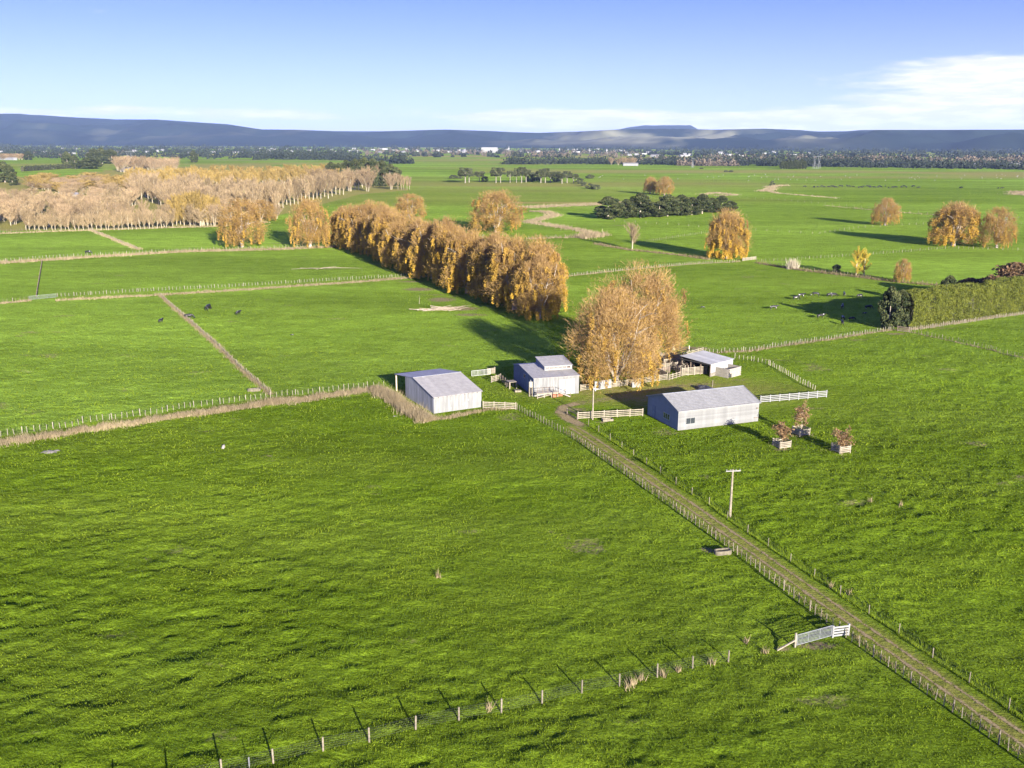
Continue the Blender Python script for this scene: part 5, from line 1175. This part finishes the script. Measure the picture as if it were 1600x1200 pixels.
# ------------------------------------------------------------------ hills
def hills():
    prof = [(-200, 192), (0, 188), (60, 187), (130, 190), (200, 192), (260, 191.5), (330, 195), (370, 197), (420, 204), (470, 204), (530, 206), (600, 206), (700, 203), (760, 205), (800, 207), (840, 208), (900, 206), (960, 203), (1040, 202), (1100, 204), (1180, 203), (1210, 204), (1260, 207), (1340, 206), (1450, 207), (1600, 208), (1800, 210)]
    px = np.array([p[0] for p in prof], float); py = np.array([p[1] for p in prof], float)
    th = np.radians(np.linspace(-46, 46, 900)); u = np.tan(th); xs = 800+u*F/np.cos(PITCH)*.97
    sky = np.interp(xs, px, py); hy = 222+(xs-800)*.0044
    Db = np.interp(xs, [0, 600, 900, 1300, 1600], [9000, 8200, 7200, 6200, 5600]); Dr = Db+3600
    Hr = (hy-sky)/F*Dr/np.cos(th)*.98+45; rows = np.linspace(0, 1.5, 120)
    T, I = np.meshgrid(rows, np.arange(len(th)), indexing='ij'); D = Db[I]+3600*T; X = D*np.sin(th)[I]; Y = D*np.cos(th)[I]
    rid = 1-np.abs(2*fbm(X/1500, Y/1500, 4, 21)-1); rid2 = 1-np.abs(2*fbm(X/500, Y/500, 3, 33)-1)
    prf = np.clip(T, 0, 1)**.85*(.50+.50*T.clip(0, 1)); prf = np.where(T > 1, 1-(T-1)*1.2, prf)
    Z = Hr[I]*prf*(1-(1-T.clip(0, 1))*.0)+(rid-.62)*280*np.clip(T*2.5, 0, 1)*np.clip((1.0-T)*1.8, .0, 1)+(rid2-.6)*110*np.clip(T*3, 0, 1)*np.clip((1.05-T)*2.5, .06, 1)-6
    Z = np.minimum(Z, (Hr[I]-45)*np.minimum(1, D/Dr[I])*(.985+.02*(fbm(X/400, Y/400, 3, 91)-.5))+45)
    Z = np.where(T <= 0, -5, Z)
    n, k = T.shape; V = np.stack([X, Y, Z], -1).reshape(-1, 3); i = (np.arange(n-1)[:, None]*k+np.arange(k-1)[None]).ravel(); Fc = np.stack([i, i+1, i+k+1, i+k], -1)
    xx = xs[I]; sunlit_past = np.clip((fbm(X/700, Y/900, 4, 50)-.47)*6, 0, 1)*np.clip((T*1.0-.02)*8, 0, 1)
    w = np.exp(-((xx-1060)/150)**2)*1.0*np.clip((.75-T)*4, 0, 1)+.13*np.clip((.8-T)*3, 0, 1)*np.clip((fbm(X/260, Y/420, 3, 57)-.42)*5, 0, 1)+np.exp(-((xx-850)/70)**2)*.5*np.clip((T-.5)*5, 0, 1); sunlit_past = np.clip(sunlit_past*w*1.5*(.5+.9*fbm(X/160, Y/220, 3, 64)), 0, 1)  # pasture tone weighted to the sunlit slopes, sunshine put into the colour
    m = mat('hill_bush_and_sunlit_pasture', (.012, .020, .016), .95, .3, .002, col2=(.22, .21, .12), attr='tone', coords='Object', spec=.02)  # dark bush tone also stands in for cloud shadow
    obj('hills', mesh_np('hills', V, Fc, m, tone=sunlit_past.ravel(), smooth=True), kind='structure')
hills()
def mountain():
    th = np.radians(np.linspace(2.5, 14, 160)); xs = 800+np.tan(th)*F/np.cos(PITCH)*.97; top = np.interp(xs, [900, 955, 975, 1000, 1068, 1080, 1130], [212, 204, 199.5, 196.5, 197, 203, 212])
    D0 = 14500; H_ = (222.8-top)/F*D0/np.cos(th)*.98+45; rows = np.linspace(0, 1, 14); T, I = np.meshgrid(rows, np.arange(160), indexing='ij'); D = D0-1500+2600*T; X, Y = D*np.sin(th)[I], D*np.cos(th)[I]
    Z = H_[I]*np.clip(np.sin(np.clip(T*1.25, 0, 1)*pi/2), 0, 1)*np.where(T > .85, .7, 1)+(fbm(X/300, Y/300, 3, 71)-.5)*22; Z[0] = -5; k = 160
    i = (np.arange(13)[:, None]*k+np.arange(k-1)[None]).ravel(); obj('far_mountain', mesh_np('far_mountain', np.stack([X, Y, Z], -1).reshape(-1, 3), np.stack([i, i+1, i+k+1, i+k], -1), MATS['hill_bush_and_sunlit_pasture'], tone=np.zeros(14*k), smooth=True), kind='structure')
mountain()

# ------------------------------------------------------------------ town and far farm buildings
tw_w = mat('town_white', (.24, .24, .24), .7, .05, 1, objvar=.3); tw_r = mat('town_roof', (.20, .19, .185), .7, .1, 1, objvar=.4)
def far_house(x, y, w, d, h, lab, grp, dist_k=1., nm='town_building', rm=None, flat=False):
    p = G(x, y); t = thing(nm, lab, 'building', (p[0], p[1], 0), rng.uniform(-.6, .6) if not flat else 0, grp)
    b = MB().box(-w/2, -d/2, -.2, w/2, d/2, h); b.obj('wall', tw_w, t)
    r = MB(); rh = h*.35 if not flat else .4
    if flat: r.box(-w/2-.2, -d/2-.2, h+.01, w/2+.2, d/2+.2, h+rh)
    else: r.hexa([(-w/2-.4, -d/2-.4, h+.01), (w/2+.4, -d/2-.4, h+.01), (w/2+.4, d/2+.4, h+.01), (-w/2-.4, d/2+.4, h+.01), (-w/2-.2, -.05, h+rh), (w/2+.2, -.05, h+rh), (w/2+.2, .05, h+rh), (-w/2-.2, .05, h+rh)])
    r.obj('roof', rm or tw_r, t); return t
far_house(765, 238.5, 70, 30, 22, 'large white hospital-like block in the far town', None, flat=True, rm=tw_w)
gt = 'small pale buildings of the far town'
for k in range(110):
    x = rng.uniform(400, 980) if k < 80 else rng.uniform(980, 1300); y = rng.uniform(233, 239.5) if k < 80 else rng.uniform(239, 246)
    far_house(x, y, rng.uniform(10, 34), rng.uniform(8, 20), rng.uniform(4, 7.5), 'small pale building in the far town', gt, flat=rng.random() < .5, rm=tw_w if rng.random() < .5 else tw_r)
for k in range(34):
    x = rng.uniform(-10, 400); far_house(x, rng.uniform(233, 241), rng.uniform(10, 24), 10, rng.uniform(4, 7), 'small pale building in the dark bush on the far left', 'small pale buildings in the far left bush')
for k in range(22):
    x = rng.uniform(1000, 1600); far_house(x, 252+(x-1000)*.010+rng.uniform(-2, 2.5), rng.uniform(12, 24), 10, rng.uniform(4, 6), 'pale farmhouse among the dark trees of the right plain', 'pale farmhouses among the far dark belt')
for (x, y, w, lab) in ((12, 250, 60, 'long low white farm building at the far left edge'), (68, 238, 26, 'white house high in the far left bush'), (985, 259, 30, 'far white farmhouse by tan trees'), (108, 313, 14, 'pale shed roof glimpsed inside the plantation'), (205, 268, 30, 'pale long shed beside the far pink copse')):
    far_house(x, y, w, 9, 4.5, lab, None)
for (x, yb, yt, lab) in ((795, 238, 229, 'slim tower in the far town, left'), (874, 239, 231.5, 'slim mast with a broad base in the far town'), (921, 240, 232, 'slim tower in the far town, right'), (948, 240, 232.5, 'slim chimney at the right of the far town')):
    p = G(x, yb); h = height_at(x, yb, yt); t = thing('tower', lab, 'tower', (p[0], p[1], 0)); MB().tube([(0, 0, -1), (0, 0, h*.5), (0, 0, h)], [4, 2.4, 1.2], 8).obj('shaft', tw_w, t); MB().box(-4, -4, h*.6, 4, 4, h*.7).obj('gallery', tw_w, t)
def pylon(x, yb, yt, lab):
    p = G(x, yb); h = height_at(x, yb, yt); t = thing('pylon', lab, 'pylon', (p[0], p[1], 0), .3); b = MB(); w = h*.14; r_ = .2
    for sx in (-1, 1):
        for sy in (-1, 1): b.bar((sx*w, sy*w, 0), (sx*w*.25, sy*w*.25, h*.62), r_); b.bar((sx*w*.25, sy*w*.25, h*.62), (sx*w*.9, sy*w*.2, h*.98), r_)
    for q in range(6):
        z = h*.62*q/6; z2 = h*.62*(q+1)/6; a_, c_ = w*(1-.75*q/6), w*(1-.75*(q+1)/6)
        for sy in (-1, 1): b.bar((-a_, sy*a_, z), (c_, sy*c_, z2), r_*.6); b.bar((a_, sy*a_, z), (-c_, sy*c_, z2), r_*.6)
    b.obj('lattice', mat('dull_steel', (.16, .165, .17), .7), t); MB().bar((-w*1.5, 0, h*.97), (w*1.5, 0, h*.97), .35).obj('crossarm', MATS['dull_steel'], t)
pylon(200, 252, 236, 'lattice pylon behind the far pink copse'); pylon(206, 252, 236, 'second lattice pylon close beside the one behind the pink copse')
pylon(1082, 262, 247, 'lattice pylon on the plain before the tan poplars'); pylon(1272, 264, 244, 'left lattice pylon of a pair on the right plain'); pylon(1279, 264, 244, 'right lattice pylon of a pair on the right plain')

# ------------------------------------------------------------------ animals
def skin(nm, pts, edges, rad, m, sub=1):
    me = bpy.data.meshes.new(nm+'_cage'); me.from_pydata(pts, edges, []); o = bpy.data.objects.new(nm, me); COL.objects.link(o)
    sk = o.modifiers.new('s', 'SKIN'); sb = o.modifiers.new('u', 'SUBSURF'); sb.levels = sub; sb.render_levels = sub
    for i, r in enumerate(rad): o.data.skin_vertices[0].data[i].radius = (r if isinstance(r, tuple) else (r, r))
    o.data.skin_vertices[0].data[0].use_root = True
    dg = bpy.context.evaluated_depsgraph_get(); dg.update(); out = bpy.data.meshes.new_from_object(o.evaluated_get(dg)); out.name = nm
    bpy.data.objects.remove(o); bpy.data.meshes.remove(me); out.materials.clear(); out.materials.append(m)
    out.polygons.foreach_set('use_smooth', np.ones(len(out.polygons), bool)); return out
cowm = bpy.data.materials.new('black_and_white_hide'); cowm.use_nodes = True
_n, _l = cowm.node_tree.nodes, cowm.node_tree.links; _t = _n.new('ShaderNodeTexCoord'); _z = _n.new('ShaderNodeTexNoise'); _z.inputs['Scale'].default_value = 1.3; _z.noise_dimensions = '4D'
_o = _n.new('ShaderNodeObjectInfo'); _mm = _n.new('ShaderNodeMath'); _mm.operation = 'MULTIPLY'; _mm.inputs[1].default_value = 30; _l.new(_o.outputs['Random'], _mm.inputs[0]); _l.new(_mm.outputs[0], _z.inputs['W'])
_c = _n.new('ShaderNodeValToRGB'); _c.color_ramp.elements[0].position = .62; _c.color_ramp.elements[0].color = (.012, .011, .01, 1); _c.color_ramp.elements[1].position = .635; _c.color_ramp.elements[1].color = (.55, .52, .47, 1)
_l.new(_t.outputs['Object'], _z.inputs['Vector']); _l.new(_z.outputs[0], _c.inputs[0]); _l.new(_c.outputs[0], _n['Principled BSDF'].inputs['Base Color'])
def cow_mesh(graze):
    hd = [(1.25, 0, 1.25), (1.6, 0, 1.35 if not graze else .75), (1.85, 0, 1.3 if not graze else .30), (2.12, 0, 1.15 if not graze else .12)]
    pts = [(-.75, 0, 1.15), (-.2, 0, 1.08), (.5, 0, 1.08), (.95, 0, 1.12)]+hd; ed = [(0, 1), (1, 2), (2, 3), (3, 4), (4, 5), (5, 6), (6, 7)]; rad = [(.34, .34), (.40, .42), (.40, .42), (.32, .36), (.22, .24), (.16, .17), (.15, .15), (.09, .09)]
    for sx, root, xo in ((1, 3, .85), (-1, 3, .85), (1, 0, -.75), (-1, 0, -.75)):
        i = len(pts); back = xo < 0
        pts += [(xo, sx*.24, .75), (xo+(-.08 if back else .03), sx*.25, .42), (xo, sx*.25, .06)]; ed += [(root, i), (i, i+1), (i+1, i+2)]; rad += [.15, .075, .065]
    i = len(pts); pts += [(-1.1, 0, 1.2), (-1.16, 0, .6)]; ed += [(0, i), (i, i+1)]; rad += [.06, .04]
    for s_ in (-1, 1):
        i = len(pts); q = hd[2]; pts.append((q[0]-.12, s_*.26, q[2]+.1)); ed.append((6, i)); rad.append(.045)
    return skin('body', pts, ed, rad, cowm)
COW = [cow_mesh(True), cow_mesh(False)]
cows = [(325, 485, 1.35, 'large black and white cow facing away in the left paddock', 1.5), (372, 492.5, .9, 'small dark calf right of the large cow in the left paddock', 1.2), (294, 497, 1.0, 'black cow right against the left paddock fence', .2), (251, 504, .9, 'white-backed calf left of the paddock fence', 1.4), (137, 396.5, 1.1, 'lone black cow near the far left fence', .1), (456, 524, .35, 'tiny dark animal lying in the middle of the left paddock', .1),
        (1053, 522, 1.1, 'black cow standing behind the brown willow', 1.5), (1208, 484, 1.0, 'black and white cow at the tip of the hedge shadow', .1), (1243, 469, 1.0, 'white-legged cow beside another near the right herd edge', .4), (1251, 465, 1.0, 'cow just behind the white-legged one', .3), (1275, 463, 1.0, 'black cow grazing just above the hedge shadow', 3), (1296, 464, 1.0, 'dark cow at the upper rim of the hedge shadow', 0.2), (1302, 464, .9, 'smaller dark cow at the upper rim of the hedge shadow', .3),
        (1319, 463, 1.0, 'pale-faced cow in the upper part of the hedge shadow', 1.3), (1342, 466, 1.0, 'black cow in the upper right of the hedge shadow', .5), (1316, 483, 1.1, 'large black cow in the middle of the hedge shadow', 1.2), (1356, 484, 1.0, 'black cow near the hedge end', .2), (1281, 498, 1.0, 'pale cow at the lower rim of the hedge shadow', .3), (1317, 501, 1.0, 'black cow at the lower rim of the hedge shadow', 1.5), (1316, 508, .9, 'white-legged cow just outside the hedge shadow', 1.4), (1330, 501, .8, 'small calf in the lower part of the hedge shadow', .2), (1350, 492, .5, 'white calf lying before the dark hedge tree', 0), (1097, 482, .5, 'pale patch-coloured calf lying left of the herd', 0)]
for i, (x, y, k, lab, rz) in enumerate(cows):
    p = G(x, y); k *= .86; t = obj('cow', COW[i % 2], None, (p[0], p[1], zg(p)), rz, (k, k, k)); tag(t, lab, 'cow')
HERD = []
for _c0 in COW:
    _m = _c0.copy(); _m.materials.clear(); _m.materials.append(mat('black_hide', (.014, .013, .012), .7, .2, 2)); HERD.append(_m)
for k in range(40):
    x = 1272+k*5.6+rng.uniform(-2, 2) if k < 30 else 1180+rng.uniform(0, 400); y = 292.5+rng.uniform(-1.5, 1.5)+(x-1270)*.006; p = G(x, y)
    t = obj('cow', HERD[k % 2], None, (p[0], p[1], zg(p)), rng.uniform(0, 6), (1.3, 1.3, 1.3)); tag(t, 'far dark cow in the herd on the distant plain', 'cow', 'far herd on the distant plain')
shm = mat('fleece', (.24, .22, .18), .95, .08, 4)
SHEEP = skin('body', [(-.35, 0, .6), (.0, 0, .62), (.35, 0, .62), (.55, 0, .72), (.75, 0, .68), (.3, .15, .3), (.3, .15, .03), (.3, -.15, .3), (.3, -.15, .03), (-.35, .15, .3), (-.35, .15, .03), (-.35, -.15, .3), (-.35, -.15, .03)],
             [(0, 1), (1, 2), (2, 3), (3, 4), (2, 5), (5, 6), (2, 7), (7, 8), (0, 9), (9, 10), (0, 11), (11, 12)], [.27, .32, .28, .15, .09]+[.08, .04]*4, shm)
for k in range(60):
    x = rng.uniform(1080, 1600) if k < 50 else rng.uniform(900, 1080); y = rng.uniform(272, 283); p = G(x, y)
    t = obj('sheep', SHEEP, None, (p[0], p[1], zg(p)), rng.uniform(0, 6), (1.25, 1.25, 1.25)); tag(t, 'far white sheep dotted over the distant plain', 'sheep', 'far sheep on the distant plain')
p = G(349, 701); t = obj('sheep', SHEEP, None, (p[0], p[1], zg(p)-.25), 1.5, (.8, .8, .8)); tag(t, 'lone white lamb lying in the near left paddock', 'sheep')

# ------------------------------------------------------------------ fallen wood, stones
def branchpile(label, p, L_, n, seed, rz, name='branch_pile'):
    r = np.random.default_rng(seed); t = thing(name, label, 'log pile', (p[0], p[1], zg(p)), rz)
    for k in range(n):
        a = r.normal(0, .28); l = L_*r.uniform(.25, .75); c = Vector((r.uniform(-.35, .35)*L_, r.normal(0, L_*.06), r.uniform(.1, .5))); d = Vector((cos(a), sin(a), r.normal(0, .08)))*l/2; w = r.uniform(.05, .16)
        MB().tube([c-d, c+Vector((0, 0, r.normal(0, .1))), c+d], [w, w*.8, w*.3], 5).obj('branch', log_m, t)
    return t
branchpile('long tangled heap of bleached branches in the left paddock', G(690, 484), 14, 34, 5, R(12))
t = branchpile('two bleached fallen trunks lying in the upper left paddock', G(516, 420.5), 20, 5, 6, R(3), 'fallen_trunk')
p = G(655, 475); t = thing('dead_sapling', 'upright dead stick beside the tangled branch heap', 'dead tree', (p[0], p[1], 0)); MB().tube([(0, 0, -.1), (.1, 0, 1.4), (.05, 0, 2.6)], [.08, .05, .02], 5).obj('stem', log_m, t)
for i, (x, y, s_, lab) in enumerate(((75, 707, 1.3, 'flat pale stone heap in the near left paddock'), (88, 704, .7, 'small pale stone right of the flat heap'), (617, 651, .5, 'brown lump in the rank grass corner'))):
    p = G(x, y); tag(lump('s', 's', s_, s_*.7, .3*s_, concrete, i+5).obj('stone', concrete, loc=(p[0], p[1], zg(p))), lab, 'stone')
for i, (x, y, s_, lab) in enumerate(((1166, 838, 1, 'dark earth hole in the ditch right of the power pole'),)): pass

# ------------------------------------------------------------------ air
HAZE = 3.2e-5
def haze():
    b = MB().box(-24000, -3000, -8, 24000, 24000, 520); m = bpy.data.materials.new('haze'); m.use_nodes = True; nt = m.node_tree; nt.nodes.clear()
    o = nt.nodes.new('ShaderNodeOutputMaterial'); v = nt.nodes.new('ShaderNodeVolumePrincipled'); v.inputs['Density'].default_value = HAZE; v.inputs['Color'].default_value = (.43, .60, .95, 1); v.inputs['Anisotropy'].default_value = .0
    nt.links.new(v.outputs[0], o.inputs['Volume']); b.obj('haze', m, kind='stuff', label='thin blue air haze over the plain')
haze()
